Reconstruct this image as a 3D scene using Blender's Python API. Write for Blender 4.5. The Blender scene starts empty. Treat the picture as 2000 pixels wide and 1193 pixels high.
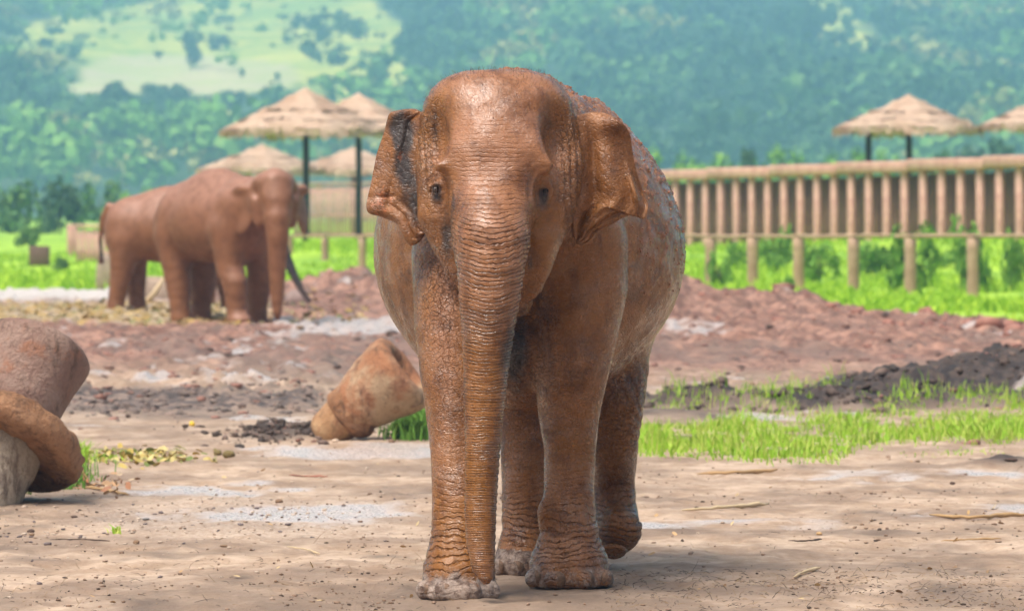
import bpy, math, random
import numpy as np
from mathutils import Vector, Matrix, Euler
R = math.radians
random.seed(7); np.random.seed(7); rng = np.random.default_rng(11)
sc = bpy.context.scene
# ------------------------------------------------------------------ camera, sky, sun, exposure
CH, F, CX, CY = 1.78, 10000.0, 1000.0, 406.0      # camera height, focal length in photo pixels, principal column, horizon row
cam = bpy.data.cameras.new('camera'); camo = bpy.data.objects.new('camera', cam); sc.collection.objects.link(camo)
camo.location = (0, 0, CH); camo.rotation_euler = (R(90), 0, 0)
cam.sensor_width = 36; cam.lens = 180; cam.shift_y = -(596.5-CY)/2000
cam.clip_start = 0.5; cam.clip_end = 12000
cam.dof.use_dof = True; cam.dof.focus_distance = 23.25; cam.dof.aperture_fstop = 6.0
sc.camera = camo
world = bpy.data.worlds.new('World'); sc.world = world; world.use_nodes = True
wn = world.node_tree; bgn = wn.nodes['Background']
sky = wn.nodes.new('ShaderNodeTexSky'); sky.sky_type = 'NISHITA'; sky.sun_disc = False
SUN_EL, SUN_AZ = 64, 222      # azimuth measured clockwise from +Y
sky.sun_elevation = R(SUN_EL); sky.sun_rotation = R(SUN_AZ); sky.air_density = 0.42; sky.dust_density = 9.0; sky.ozone_density = 0.3
wn.links.new(sky.outputs[0], bgn.inputs[0]); bgn.inputs[1].default_value = 0.08
sl = bpy.data.lights.new('sun', 'SUN'); sl.energy = 1.5; sl.angle = R(24); sl.color = (1.0, 0.94, 0.86)
so = bpy.data.objects.new('sun', sl); sc.collection.objects.link(so)
sd = Vector((math.sin(R(SUN_AZ))*math.cos(R(SUN_EL)), math.cos(R(SUN_AZ))*math.cos(R(SUN_EL)), math.sin(R(SUN_EL))))
so.rotation_euler = sd.to_track_quat('Z', 'Y').to_euler(); so.location = (0, 0, 60)
sc.view_settings.view_transform = 'Standard'; sc.view_settings.look = 'None'
sc.view_settings.exposure = 1.2; sc.view_settings.gamma = 1.0; sc.view_settings.use_curve_mapping = False
sc.render.engine = 'CYCLES'
sc.cycles.volume_bounces = 1; sc.cycles.max_bounces = 6

# ------------------------------------------------------------------ helpers
COL = sc.collection
def PX(px, py, Y): return np.array([(px-CX)/F*Y, Y, CH-(py-CY)/F*Y])
def link(o, parent=None):
    COL.objects.link(o)
    if parent is not None: o.parent = parent
    return o
def tag(o, label=None, cat=None, group=None, kind=None):
    if label: o['label'] = label
    if cat: o['category'] = cat
    if group: o['group'] = group
    if kind: o['kind'] = kind
    return o
def empty(name, loc=(0,0,0), rz=0, label=None, cat=None, group=None):
    o = bpy.data.objects.new(name, None); o.location = loc; o.rotation_euler = (0,0,rz); o.empty_display_size = .1
    COL.objects.link(o); return tag(o, label, cat, group)
def mesh_np(name, V, Fc, mat=None, smooth=True):
    """V (n,3); Fc (m,3) or (m,4) int array or list of such"""
    if not isinstance(Fc, list): Fc = [Fc]
    Fc = [np.asarray(f, dtype=np.int32) for f in Fc if len(f)]
    me = bpy.data.meshes.new(name); V = np.asarray(V, dtype=np.float32)
    me.vertices.add(len(V)); me.vertices.foreach_set('co', V.ravel())
    nl = sum(f.size for f in Fc); npoly = sum(len(f) for f in Fc)
    me.loops.add(nl); me.polygons.add(npoly)
    me.loops.foreach_set('vertex_index', np.concatenate([f.ravel() for f in Fc]))
    st = []; c = 0
    for f in Fc:
        st.append(c+np.arange(len(f))*f.shape[1]); c += f.size
    me.polygons.foreach_set('loop_start', np.concatenate(st).astype(np.int32))
    me.update(calc_edges=True); me.validate()
    if smooth: me.polygons.foreach_set('use_smooth', np.ones(len(me.polygons), bool))
    if mat: me.materials.append(mat)
    return me
def obj(name, me, parent=None, loc=None):
    o = bpy.data.objects.new(name, me)
    if loc is not None: o.location = loc
    return link(o, parent)
def attr(me, name, arr):
    a = me.attributes.new(name, 'FLOAT', 'POINT'); a.data.foreach_set('value', np.asarray(arr, dtype=np.float32))
def sm(x, a, b):
    t = np.clip((x-a)/(b-a), 0, 1); return t*t*(3-2*t)
def _h(ix, iy, iz, s):
    h = (ix.astype(np.uint32)*np.uint32(374761393) + iy.astype(np.uint32)*np.uint32(668265263) + iz.astype(np.uint32)*np.uint32(2147483647) + np.uint32((s*144665+12345) & 0xffffffff))
    h = (h ^ (h >> np.uint32(13)))*np.uint32(1274126177); h = (h ^ (h >> np.uint32(16)))*np.uint32(2246822519); h = h ^ (h >> np.uint32(13))
    return h.astype(np.float32)/4294967295.0
def vnoise(x, y, z=None, s=0):
    """value noise in [-1,1]"""
    x = np.asarray(x, dtype=np.float64); y = np.asarray(y, dtype=np.float64)
    z = np.zeros_like(x) if z is None else np.asarray(z, dtype=np.float64)
    xi = np.floor(x); yi = np.floor(y); zi = np.floor(z)
    fx = x-xi; fy = y-yi; fz = z-zi
    xi = xi.astype(np.int64)+100000; yi = yi.astype(np.int64)+100000; zi = zi.astype(np.int64)+100000
    fx = fx*fx*(3-2*fx); fy = fy*fy*(3-2*fy); fz = fz*fz*(3-2*fz)
    with np.errstate(over='ignore'):
        def c(a, b, d): return _h(xi+a, yi+b, zi+d, s)
        v = ((c(0,0,0)*(1-fx)+c(1,0,0)*fx)*(1-fy)+(c(0,1,0)*(1-fx)+c(1,1,0)*fx)*fy)*(1-fz)
        if np.any(fz != 0):
            v = v+((c(0,0,1)*(1-fx)+c(1,0,1)*fx)*(1-fy)+(c(0,1,1)*(1-fx)+c(1,1,1)*fx)*fy)*fz
    return v*2-1
def fbm(x, y, z=None, o=4, s=0, g=.5):
    a = 1; t = 0; f = 1; n = 0
    for i in range(o):
        t = t+a*vnoise(x*f, y*f, None if z is None else z*f, s+i*17); n += a; a *= g; f *= 2.03
    return t/n
# --- node material helper
class M:
    def __init__(s, name, rough=.7, spec=.5):
        s.m = bpy.data.materials.new(name); s.m.use_nodes = True; s.t = s.m.node_tree; s.b = s.t.nodes['Principled BSDF']
        s.b.inputs['Roughness'].default_value = rough; s.b.inputs['Specular IOR Level'].default_value = spec; s._co = None; s._bn = None
    def n(s, typ, **kw):
        nd = s.t.nodes.new(typ)
        for k, v in kw.items(): setattr(nd, k, v)
        return nd
    def put(s, nd, i, v):
        if v is None: return
        if isinstance(v, bpy.types.NodeSocket): s.t.links.new(v, nd.inputs[i])
        else:
            if isinstance(v, (tuple, list)) and len(v) == 3 and nd.inputs[i].type == 'RGBA': v = (*v, 1)
            nd.inputs[i].default_value = v
    def co(s, scale=None):
        if s._co is None: s._co = s.n('ShaderNodeTexCoord').outputs['Object']
        if scale is None: return s._co
        mp = s.n('ShaderNodeMapping'); s.put(mp, 'Vector', s._co); mp.inputs['Scale'].default_value = scale; return mp.outputs[0]
    def noise(s, scale, detail=4, rough=.55, vec=None, dist=0):
        nd = s.n('ShaderNodeTexNoise'); s.put(nd, 'Vector', vec or s.co()); s.put(nd, 'Scale', scale); s.put(nd, 'Detail', detail); s.put(nd, 'Roughness', rough); s.put(nd, 'Distortion', dist)
        return nd.outputs['Fac']
    def vor(s, scale, vec=None, feat='DISTANCE_TO_EDGE', out='Distance', rnd=1):
        nd = s.n('ShaderNodeTexVoronoi', feature=feat); s.put(nd, 'Vector', vec or s.co()); s.put(nd, 'Scale', scale); s.put(nd, 'Randomness', rnd); return nd.outputs[out]
    def attr(s, name): return s.n('ShaderNodeAttribute', attribute_name=name).outputs['Fac']
    def rnd(s): return s.n('ShaderNodeObjectInfo').outputs['Random']
    def math(s, op, a, b=None, c=None):
        nd = s.n('ShaderNodeMath', operation=op); s.put(nd, 0, a); s.put(nd, 1, b); s.put(nd, 2, c); return nd.outputs[0]
    def ramp(s, v, a, b, lo=0., hi=1., smooth=True):
        nd = s.n('ShaderNodeMapRange', interpolation_type='SMOOTHSTEP' if smooth else 'LINEAR'); s.put(nd, 0, v); s.put(nd, 1, a); s.put(nd, 2, b); s.put(nd, 3, lo); s.put(nd, 4, hi); return nd.outputs[0]
    def mix(s, f, a, b, mode='MIX'):
        nd = s.n('ShaderNodeMix', data_type='RGBA', blend_type=mode); s.put(nd, 0, f); s.put(nd, 6, a); s.put(nd, 7, b); return nd.outputs[2]
    def bump(s, h, dist=.01, st=1.):
        nd = s.n('ShaderNodeBump'); s.put(nd, 'Height', h); s.put(nd, 'Distance', dist); s.put(nd, 'Strength', st)
        if s._bn: s.t.links.new(s._bn, nd.inputs['Normal'])
        s._bn = nd.outputs[0]; s.t.links.new(s._bn, s.b.inputs['Normal']); return s
    def base(s, c): s.put(s.b, 'Base Color', c); return s
    def rough(s, v): s.put(s.b, 'Roughness', v); return s
    def coat(s, w, r=.15, bump=True):
        s.put(s.b, 'Coat Weight', w); s.put(s.b, 'Coat Roughness', r)
        if s._bn: s.t.links.new(s._bn, s.b.inputs['Coat Normal'])
        return s
def quad_grid(nr, nc, off=0):
    i = np.arange((nr-1)*(nc-1)); r = i//(nc-1); c = i % (nc-1); a = r*nc+c+off
    return np.stack([a, a+1, a+nc+1, a+nc], 1)
def bez(P, n):
    """Catmull-Rom resample of a polyline by arc length"""
    P = np.asarray(P, float); d = np.r_[0, np.cumsum(np.linalg.norm(np.diff(P[:, :2], axis=0), axis=1))]; t = np.linspace(0, d[-1], n)
    Q = np.vstack([2*P[0]-P[1], P, 2*P[-1]-P[-2]]); out = []
    for x in t:
        i = min(np.searchsorted(d, x, 'right')-1, len(P)-2); u = (x-d[i])/(d[i+1]-d[i]+1e-9); p0, p1, p2, p3 = Q[i:i+4]
        out.append(.5*((2*p1)+(-p0+p2)*u+(2*p0-5*p1+4*p2-p3)*u*u+(-p0+3*p1-3*p2+p3)*u**3))
    return np.array(out)
def tube(path, rad, seg=8, cap=True):
    """swept tube: returns V,[quads,tris]"""
    P = np.asarray(path, float); n = len(P); rad = np.broadcast_to(np.asarray(rad, float), (n,)); T = np.gradient(P, axis=0); T /= np.linalg.norm(T, axis=1)[:, None]+1e-9
    up = np.array([0, 0, 1.]) if abs(T[0][2]) < .9 else np.array([1., 0, 0]); V = []
    u = np.cross(T[0], up); u /= np.linalg.norm(u)
    for i in range(n):
        u = u-T[i]*np.dot(u, T[i]); u /= np.linalg.norm(u); v = np.cross(T[i], u)
        a = np.arange(seg)/seg*2*math.pi; V.append(P[i]+rad[i]*(np.cos(a)[:, None]*u+np.sin(a)[:, None]*v))
    V = np.vstack(V); q = []
    for i in range(n-1):
        for j in range(seg): q.append([i*seg+j, i*seg+(j+1) % seg, (i+1)*seg+(j+1) % seg, (i+1)*seg+j])
    t = []
    if cap:
        c0 = len(V); V = np.vstack([V, P[0], P[-1]])
        for j in range(seg): t.append([c0, (j+1) % seg, j]); t.append([c0+1, (n-1)*seg+j, (n-1)*seg+(j+1) % seg])
    return V, [np.array(q), np.array(t)] if t else [np.array(q)]
def join(parts):
    V = []; Q = []; T = []; o = 0
    for v, fs in parts:
        for f in (fs if isinstance(fs, list) else [fs]):
            if len(f): (Q if np.asarray(f).shape[1] == 4 else T).append(np.asarray(f)+o)
        V.append(v); o += len(v)
    out = []
    if Q: out.append(np.vstack(Q))
    if T: out.append(np.vstack(T))
    return np.vstack(V), out
def box(x0, x1, y0, y1, z0, z1, bev=0.0):
    import bmesh
    bm = bmesh.new(); bmesh.ops.create_cube(bm, size=1)
    for v in bm.verts: v.co = Vector(((x0+x1)/2+v.co.x*(x1-x0), (y0+y1)/2+v.co.y*(y1-y0), (z0+z1)/2+v.co.z*(z1-z0)))
    if bev: bmesh.ops.bevel(bm, geom=bm.edges[:], offset=bev, segments=1, affect='EDGES', profile=.5)
    bmesh.ops.triangulate(bm, faces=bm.faces[:]); bm.verts.index_update()
    V = np.array([v.co[:] for v in bm.verts]); T = np.array([[v.index for v in f.verts] for f in bm.faces]); bm.free(); return V, [T]
def rotz(V, a):
    c, s = math.cos(a), math.sin(a); V = np.asarray(V); return np.stack([V[:, 0]*c-V[:, 1]*s, V[:, 0]*s+V[:, 1]*c, V[:, 2]], 1)
# ------------------------------------------------------------------ implicit body modelling
class SDF:
    def __init__(s, lo, hi, h):
        s.lo = np.array(lo, float); s.h = h; s.n = np.ceil((np.array(hi)-s.lo)/h).astype(int)+1
        s.f = np.full(s.n, 1.0, np.float32)
    def sub(s, lo, hi):
        a = np.maximum(np.floor((np.asarray(lo)-s.lo)/s.h).astype(int), 0); b = np.minimum(np.ceil((np.asarray(hi)-s.lo)/s.h).astype(int)+1, s.n)
        if np.any(b <= a): return None, None
        g = [(s.lo[i]+np.arange(a[i], b[i])*s.h).astype(np.float32) for i in range(3)]
        return tuple(slice(a[i], b[i]) for i in range(3)), (g[0][:, None, None], g[1][None, :, None], g[2][None, None, :])
    def comb(s, sl, d, k, op):
        f = s.f[sl]
        if op == 'add':
            if k > 0:
                h = np.maximum(k-np.abs(f-d), 0)/k; s.f[sl] = np.minimum(f, d)-h*h*k*.25
            else: s.f[sl] = np.minimum(f, d)
        else:
            d = -d
            h = np.maximum(k-np.abs(f-d), 0)/max(k, 1e-6); s.f[sl] = np.maximum(f, d)+h*h*k*.25
    def ell(s, c, r, k=.05, rot=None, op='add'):
        c = np.asarray(c, float); r = np.asarray(r, float); mg = k+4*s.h; R_ = max(r) if rot is not None else r
        sl, g = s.sub(c-R_-mg, c+R_+mg)
        if sl is None: return
        x, y, z = g[0]-np.float32(c[0]), g[1]-np.float32(c[1]), g[2]-np.float32(c[2])
        if rot is not None:
            m = np.array(Euler(rot).to_matrix().transposed()).astype(np.float32)
            x, y, z = m[0,0]*x+m[0,1]*y+m[0,2]*z, m[1,0]*x+m[1,1]*y+m[1,2]*z, m[2,0]*x+m[2,1]*y+m[2,2]*z
        r = r.astype(np.float32)
        k0 = np.sqrt((x/r[0])**2+(y/r[1])**2+(z/r[2])**2); k1 = np.sqrt((x/r[0]**2)**2+(y/r[1]**2)**2+(z/r[2]**2)**2)
        s.comb(sl, k0*(k0-1)/np.maximum(k1, 1e-4), k, op)
    def chain(s, P, rad, k=.05, sc=(1, 1, 1), op='add'):
        """tapered polyline; sc squashes the section (distance measured in scaled space)"""
        P = np.asarray(P, float); rad = np.asarray(rad, float); sc_ = np.asarray(sc, float); mg = k+4*s.h
        rr = rad.max()/sc_.min()
        sl, g = s.sub(P.min(0)-rr-mg, P.max(0)+rr+mg)
        if sl is None: return
        d = None; sc_ = sc_.astype(np.float32)
        for i in range(len(P)-1):
            a = P[i]*sc_; b = P[i+1]*sc_; ab = b-a; L = float(ab@ab)
            x, y, z = g[0]*sc_[0]-np.float32(a[0]), g[1]*sc_[1]-np.float32(a[1]), g[2]*sc_[2]-np.float32(a[2])
            t = np.clip((x*np.float32(ab[0])+y*np.float32(ab[1])+z*np.float32(ab[2]))/np.float32(L), 0, 1)
            e = np.sqrt((x-t*np.float32(ab[0]))**2+(y-t*np.float32(ab[1]))**2+(z-t*np.float32(ab[2]))**2)-(np.float32(rad[i])+t*np.float32(rad[i+1]-rad[i]))
            d = e if d is None else np.minimum(d, e)
        s.comb(sl, d, k, op)
    def floor(s, z0=0.0, k=.012):
        sl, g = s.sub((-99, -99, -9), (99, 99, z0+.3)); d = (np.float32(z0)-g[2])+np.zeros_like(s.f[sl])
        f = s.f[sl]; h = np.maximum(k-np.abs(f-d), 0)/k; s.f[sl] = np.maximum(f, d)+h*h*k*.25
    def mesh(s, smooth_it=2):
        f = s.f; ins = f < 0; n = f.shape
        c = np.zeros((n[0]-1, n[1]-1, n[2]-1), np.uint8)
        for dx in (0, 1):
            for dy in (0, 1):
                for dz in (0, 1): c += ins[dx:n[0]-1+dx, dy:n[1]-1+dy, dz:n[2]-1+dz]
        act = (c > 0) & (c < 8); I = np.argwhere(act); idx = -np.ones(c.shape, np.int32); idx[tuple(I.T)] = np.arange(len(I))
        acc = np.zeros((len(I), 3)); cnt = np.zeros(len(I))
        cor = [(a, b, d) for a in (0, 1) for b in (0, 1) for d in (0, 1)]
        val = {q: f[I[:, 0]+q[0], I[:, 1]+q[1], I[:, 2]+q[2]] for q in cor}
        for q in cor:
            for ax in range(3):
                if q[ax] == 0:
                    q2 = list(q); q2[ax] = 1; a = val[q]; b = val[tuple(q2)]; m = (a < 0) != (b < 0)
                    t = np.where(m, a/np.where(m, a-b, 1), 0); p = np.tile(np.array(q, float), (len(I), 1)); p[:, ax] += t
                    acc[m] += p[m]; cnt[m] += 1
        V = (I+acc/cnt[:, None])*s.h+s.lo; Q = []
        for ax in range(3):
            sl0 = [slice(None)]*3; sl1 = [slice(None)]*3; sl0[ax] = slice(0, -1); sl1[ax] = slice(1, None)
            a = ins[tuple(sl0)]; b = ins[tuple(sl1)]; E = np.argwhere(a != b); o = [i for i in range(3) if i != ax]
            E = E[(E[:, o[0]] > 0) & (E[:, o[1]] > 0) & (E[:, o[0]] < n[o[0]]-1) & (E[:, o[1]] < n[o[1]]-1)]
            fl = a[tuple(E.T)]; qs = []
            for du, dv in ((-1, -1), (0, -1), (0, 0), (-1, 0)):
                e = E.copy(); e[:, o[0]] += du; e[:, o[1]] += dv; qs.append(idx[tuple(e.T)])
            q = np.stack(qs, 1)
            if ax == 1: fl = ~fl
            q[~fl] = q[~fl][:, ::-1]; Q.append(q)
        Q = np.vstack(Q); Q = Q[(Q >= 0).all(1)]
        for _ in range(smooth_it): V = relax(V, Q, .5)
        return V, Q
def relax(V, Q, a):
    S = np.zeros_like(V); C = np.zeros(len(V))
    for i in range(4):
        for j in ((i+1) % 4, (i+3) % 4):
            for d in range(3): S[:, d] += np.bincount(Q[:, i], V[Q[:, j], d], len(V))
            C += np.bincount(Q[:, i], minlength=len(V))
    return V*(1-a)+a*S/np.maximum(C, 1)[:, None]
def vnormals(V, Q):
    n = np.cross(V[Q[:, 2]]-V[Q[:, 0]], V[Q[:, 3]]-V[Q[:, 1]]) if Q.shape[1] == 4 else np.cross(V[Q[:, 1]]-V[Q[:, 0]], V[Q[:, 2]]-V[Q[:, 0]])
    N = np.zeros_like(V)
    for i in range(Q.shape[1]):
        for d in range(3): N[:, d] += np.bincount(Q[:, i], n[:, d], len(V))
    return N/(np.linalg.norm(N, axis=1)[:, None]+1e-12)

# ------------------------------------------------------------------ materials of the elephants
def skin_material(name, fine=True, far=False):
    m = M(name, .45, .45)
    ring = m.attr('ring'); ramp_ = m.attr('ringamp'); crk = m.attr('crackle'); dark = m.attr('dark'); foot = m.attr('foot'); clod = m.attr('clod'); vein = m.attr('vein')
    n1 = m.noise(2.2, 5, .6); n2 = m.noise(7, 5, .6); n3 = m.noise(60, 4, .6); n4 = m.noise(4.5, 6, .65, dist=.6)
    ochre = (.240, .093, .010); tan = (.285, .120, .034); deep = (.095, .030, .006); grey = (.045, .036, .033)
    c = m.mix(m.ramp(n1, .38, .62), ochre, tan)
    top = m.attr('rosy_sheen'); c = m.mix(m.math('MULTIPLY', top, .75 if not far else 1.), c, (.33, .155, .085) if not far else (.46, .26, .18))  # pinkish mud tone; on upward faces it paints the wet sky sheen
    c = m.mix(m.ramp(n2, .46, .68, 0, .75 if not far else .35), c, deep)
    c = m.mix(m.ramp(n4, .68, .78, 0, .12), c, grey)
    drip = m.noise(11, 5, .7, m.co((1, 1, .14))); c = m.mix(m.ramp(drip, .5, .66, 0, .55 if not far else .25), c, deep)
    c = m.mix(m.ramp(n3, .35, .65, 0, .3), c, tan)
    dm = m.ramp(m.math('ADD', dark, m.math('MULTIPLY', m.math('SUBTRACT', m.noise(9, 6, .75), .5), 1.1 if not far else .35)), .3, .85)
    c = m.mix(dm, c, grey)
    org = m.ramp(m.math('ADD', m.attr('orange'), m.math('MULTIPLY', m.math('SUBTRACT', m.noise(30, 4, .7), .5), 1.6)), .4, .8)
    c = m.mix(m.math('MULTIPLY', org, .8), c, (.52, .15, .045))
    fm = m.ramp(m.math('ADD', foot, m.math('MULTIPLY', m.math('SUBTRACT', m.noise(9, 6, .7), .5), 2.4)), .35, .85)
    c = m.mix(fm, c, m.mix(m.ramp(m.noise(22, 5, .7), .4, .62), (.42, .33, .27), (.14, .085, .06)))
    cm = m.ramp(clod, .2, .6); c = m.mix(cm, c, m.mix(m.ramp(n3, .4, .6), (.36, .17, .09), (.25, .10, .045)))
    if not far:
        w = m.math('ADD', ring, m.math('MULTIPLY', m.noise(9, 3, .5), 1.5))
        w = m.math('ADD', w, m.math('MULTIPLY', m.noise(34, 3, .6), .9))
        s_ = m.math('FRACT', w); tri = m.math('ABSOLUTE', m.math('SUBTRACT', m.math('MULTIPLY', s_, 2), 1))     # 0..1 triangle, crease where tri=0
        crease = m.math('POWER', m.ramp(tri, 0, m.ramp(m.noise(26, 2), .3, .7, .2, .7)), .8)
        ramp_ = m.math('MULTIPLY', ramp_, m.ramp(m.noise(13, 3), .3, .65, .35, 1.15))
        crease = m.math('MULTIPLY', m.math('SUBTRACT', crease, 1), ramp_)
        m.bump(crease, .013, 1.)
        vs = m.co((1, 1, 1.35)); wp = m.n('ShaderNodeVectorMath', operation='ADD'); wn_ = m.n('ShaderNodeTexNoise'); m.put(wn_, 'Vector', vs); m.put(wn_, 'Scale', 12.); m.put(wn_, 'Detail', 3.)
        sc_ = m.n('ShaderNodeVectorMath', operation='SCALE'); m.put(sc_, 0, wn_.outputs['Color']); sc_.inputs['Scale'].default_value = .07; m.put(wp, 0, vs); m.put(wp, 1, sc_.outputs[0])
        v1 = m.ramp(m.vor(34, wp.outputs[0]), 0, .12); v2 = m.ramp(m.vor(90, wp.outputs[0]), 0, .16)
        cr = m.math('MULTIPLY', m.math('SUBTRACT', v1, 1), crk); m.bump(cr, .008, 1.)
        m.bump(m.math('MULTIPLY', m.math('SUBTRACT', v2, 1), m.math('ADD', m.math('MULTIPLY', crk, .7), .12)), .0025, .7)
        m.bump(n3, .004, .4)
        st = m.noise(40, 4, .65, m.co((1, 1, 4.5))); m.bump(st, .005, .5)
        m.bump(m.noise(150, 3, .6), .002, .5)
        m.bump(m.math('MULTIPLY', m.ramp(m.noise(75, 3, .5), .55, .7), m.math('ADD', clod, .02)), .008, .7)
        m.bump(m.math('MULTIPLY', m.noise(45, 6, .7), fm), .03, .7)
        crease_tone = m.math('MULTIPLY', m.math('ADD', crease, m.math('MULTIPLY', cr, .6)), -.35)
        c = m.mix(m.math('MINIMUM', m.math('MAXIMUM', crease_tone, 0), .5), c, (.12, .045, .018))  # creases take a darker brown
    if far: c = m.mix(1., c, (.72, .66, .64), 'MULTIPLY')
    m.base(c)
    r = m.ramp(m.noise(22, 6, .75), .35, .65, .15, .44); r = m.math('ADD', r, m.math('MULTIPLY', fm, .1))
    if far: r = m.ramp(n2, .3, .7, .5, .66)
    m.rough(r); m.coat(m.math('MULTIPLY', m.ramp(m.noise(6, 5, .7), .44, .62, .05, 1.), .9 if not far else .12), .11)
    return m.m
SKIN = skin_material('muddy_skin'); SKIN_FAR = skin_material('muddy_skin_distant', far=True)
def simple(name, c, rough=.6, **k):
    m = M(name, rough); m.base(c); return m.m
EYE = simple('eye', (.012, .008, .006), .05)
nm0 = M('muddy_nail', .5); nm0.base(nm0.mix(nm0.ramp(nm0.noise(30, 5, .7), .4, .62), (.25, .15, .09), (.12, .07, .04))); nm0.bump(nm0.noise(60, 5, .7), .008, .8); NAIL = nm0.m
HAIR = simple('hair', (.10, .05, .03), .6)

# ------------------------------------------------------------------ the near elephant
def gauss_px(V, px, py, rx, ry):
    x = CX+V[:, 0]/V[:, 1]*F; y = CY+(CH-V[:, 2])/V[:, 1]*F
    return np.exp(-((x-px)/rx)**2-((y-py)/ry)**2)
def legchain(rows):
    """rows: pxL, pxR, py, Y -> centre points and radii"""
    P = []; r = []
    for a, b, py, Y in rows:
        P.append(PX((a+b)/2, py, Y)); r.append((b-a)/2/F*Y)
    return P, r
def near_elephant():
    S = SDF((-.85, 22.72, -.04), (1.0, 26.35, 2.56), .0115)
    # barrel
    S.ell((.085, 25.07, 1.56), (.762, .96, .70), 0)
    S.ell((.03, 24.85, 1.93), (.46, 1.0, .50), .35)
    S.ell((-.02, 24.55, 2.08), (.20, .62, .27), .24)
    S.ell((.14, 25.55, 1.60), (.60, .62, .66), .25)
    S.ell((.05, 24.42, 1.74), (.44, .46, .52), .14)
    S.ell((.02, 24.42, 1.28), (.20, .26, .42), .10)      # brisket
    S.ell((.04, 24.75, 1.12), (.42, .75, .26), .2)
    # legs
    P, r = legchain([(803, 1000, 500, 23.85), (806, 998, 560, 23.75), (810, 985, 640, 23.65), (820, 968, 720, 23.58), (831, 962, 800, 23.52), (839, 958, 880, 23.48), (843, 955, 960, 23.42), (843, 956, 1030, 23.38), (836, 962, 1085, 23.36)])
    S.chain(P, r, .07)
    S.chain([PX(895, 1130, 23.36)], [.05], 0) if False else None
    c = PX(896, 1120, 23.34); S.ell((c[0], 23.35, .11), (.168, .185, .15), .04); S.ell((c[0], 23.34, .03), (.182, .20, .10), .02)
    P, r = legchain([(1040, 1228, 480, 24.15), (1046, 1226, 560, 24.15), (1046, 1208, 640, 24.15), (1042, 1188, 720, 24.15), (1050, 1172, 800, 24.15), (1062, 1163, 880, 24.14), (1062, 1160, 950, 24.13), (1056, 1164, 1010, 24.12), (1052, 1172, 1060, 24.12)])
    for p_ in P[:4]: p_[1] -= .05
    S.chain(P, r, .045)
    c = PX(1112, 1120, 24.12); S.ell((c[0], 24.12, .10), (.188, .20, .15), .04); S.ell((c[0]+.01, 24.11, .03), (.204, .21, .09), .02)
    S.ell(PX(1066, 1000, 24.05), (.03, .05, .05), .06)
    P, r = legchain([(950, 1110, 700, 25.1), (968, 1105, 800, 25.0), (978, 1088, 880, 24.95), (980, 1082, 950, 24.92), (982, 1084, 1020, 24.9), (978, 1088, 1070, 24.88)])
    S.chain(P, r, .08)
    c = PX(1030, 1100, 24.85); S.ell((c[0], 24.85, .07), (.155, .17, .14), .05)
    P, r = legchain([(1060, 1282, 560, 25.55), (1100, 1270, 640, 25.45), (1118, 1266, 720, 25.35), (1140, 1256, 800, 25.2), (1152, 1245, 870, 25.2), (1158, 1240, 940, 25.35), (1160, 1244, 1000, 25.3)])
    S.chain(P, r, .10)
    c = PX(1208, 1035, 25.22); S.ell(c, (.115, .16, .10), .06, (R(-28), 0, 0))
    # neck and head
    S.chain([(.02, 24.1, 1.9), (-.05, 23.65, 1.92)], [.44, .36], .15)
    S.ell((-.063, 23.60, 2.03), (.385, .37, .35), .10)
    S.ell((-.215, 23.52, 2.185), (.20, .25, .212), .05); S.ell((.085, 23.52, 2.185), (.20, .25, .217), .05)
    S.chain([(-.07, 23.44, 2.17), (-.085, 23.32, 1.98), (-.09, 23.24, 1.80), (-.095, 23.15, 1.66)], [.235, .235, .20, .155], .10)
    S.ell((-.07, 23.50, 1.86), (.315, .26, .30), .08)      # side of the face
    # brow ridges
    for sx, b0, b1 in ((-1, (878, 235), (856, 318)), (1, (1028, 235), (1070, 318))):
        S.chain([PX(*b0, 23.31), PX((b0[0]+b1[0])/2, 285, 23.22), PX(*b1, 23.20)], [.035, .045, .045], .09)
    # cheeks (bulge behind the eye down to jaw)
    S.chain([PX(858, 330, 23.45), PX(856, 420, 23.42), PX(893, 520, 23.42)], [.085, .095, .06], .08)
    S.chain([PX(1092, 330, 23.47), PX(1080, 420, 23.45), PX(1046, 520, 23.42)], [.085, .09, .058], .08)
    S.chain([PX(1055, 470, 23.38), PX(1040, 560, 23.40)], [.075, .045], .06)      # lower jaw, right
    S.chain([PX(900, 480, 23.40), PX(915, 560, 23.42)], [.07, .05], .06)
    S.chain([PX(975, 520, 23.38), PX(1010, 590, 23.5)], [.12, .07], .08)
    # trunk
    tr = [(958, 440, 23.13, 72), (959, 470, 23.08, 71), (958, 520, 23.05, 67), (956, 580, 23.04, 60.5), (952, 650, 23.04, 52), (949, 720, 23.04, 45), (946, 790, 23.04, 40), (943, 860, 23.03, 36), (940, 930, 23.02, 33), (938, 1000, 23.01, 31), (939, 1060, 23.0, 29), (943, 1100, 22.98, 24), (949, 1125, 22.965, 15)]
    TP = np.array([PX(a, b, y) for a, b, y, _ in tr]); TRR = [w/F*y for _, _, y, w in tr]; S.chain(TP[:4], TRR[:4], .10); S.chain(TP[3:], TRR[3:], .004)
    # hollows
    for px, py in ((850, 262), (1090, 262)): S.ell(PX(px, py, 23.27), (.055, .13, .14), .09, op='sub')
    for sx, px, py in ((-1, 852, 372), (1, 1063, 375)):
        S.ell(PX(px, py, 23.22), (.036, .075, .055), .045, op='sub')
        S.ell(PX(px+6 if sx < 0 else px-8, py+75, 23.155), (.026, .05, .085), .05, op='sub')
    S.ell(PX(965, 270, 23.02), (.10, .06, .14), .12, op='sub')
    
    # mouth line at the right of the trunk
    S.chain([PX(1032, 465, 23.17), PX(1037, 515, 23.20), PX(1024, 570, 23.26)], [.02, .03, .02], .025, op='sub')
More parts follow.
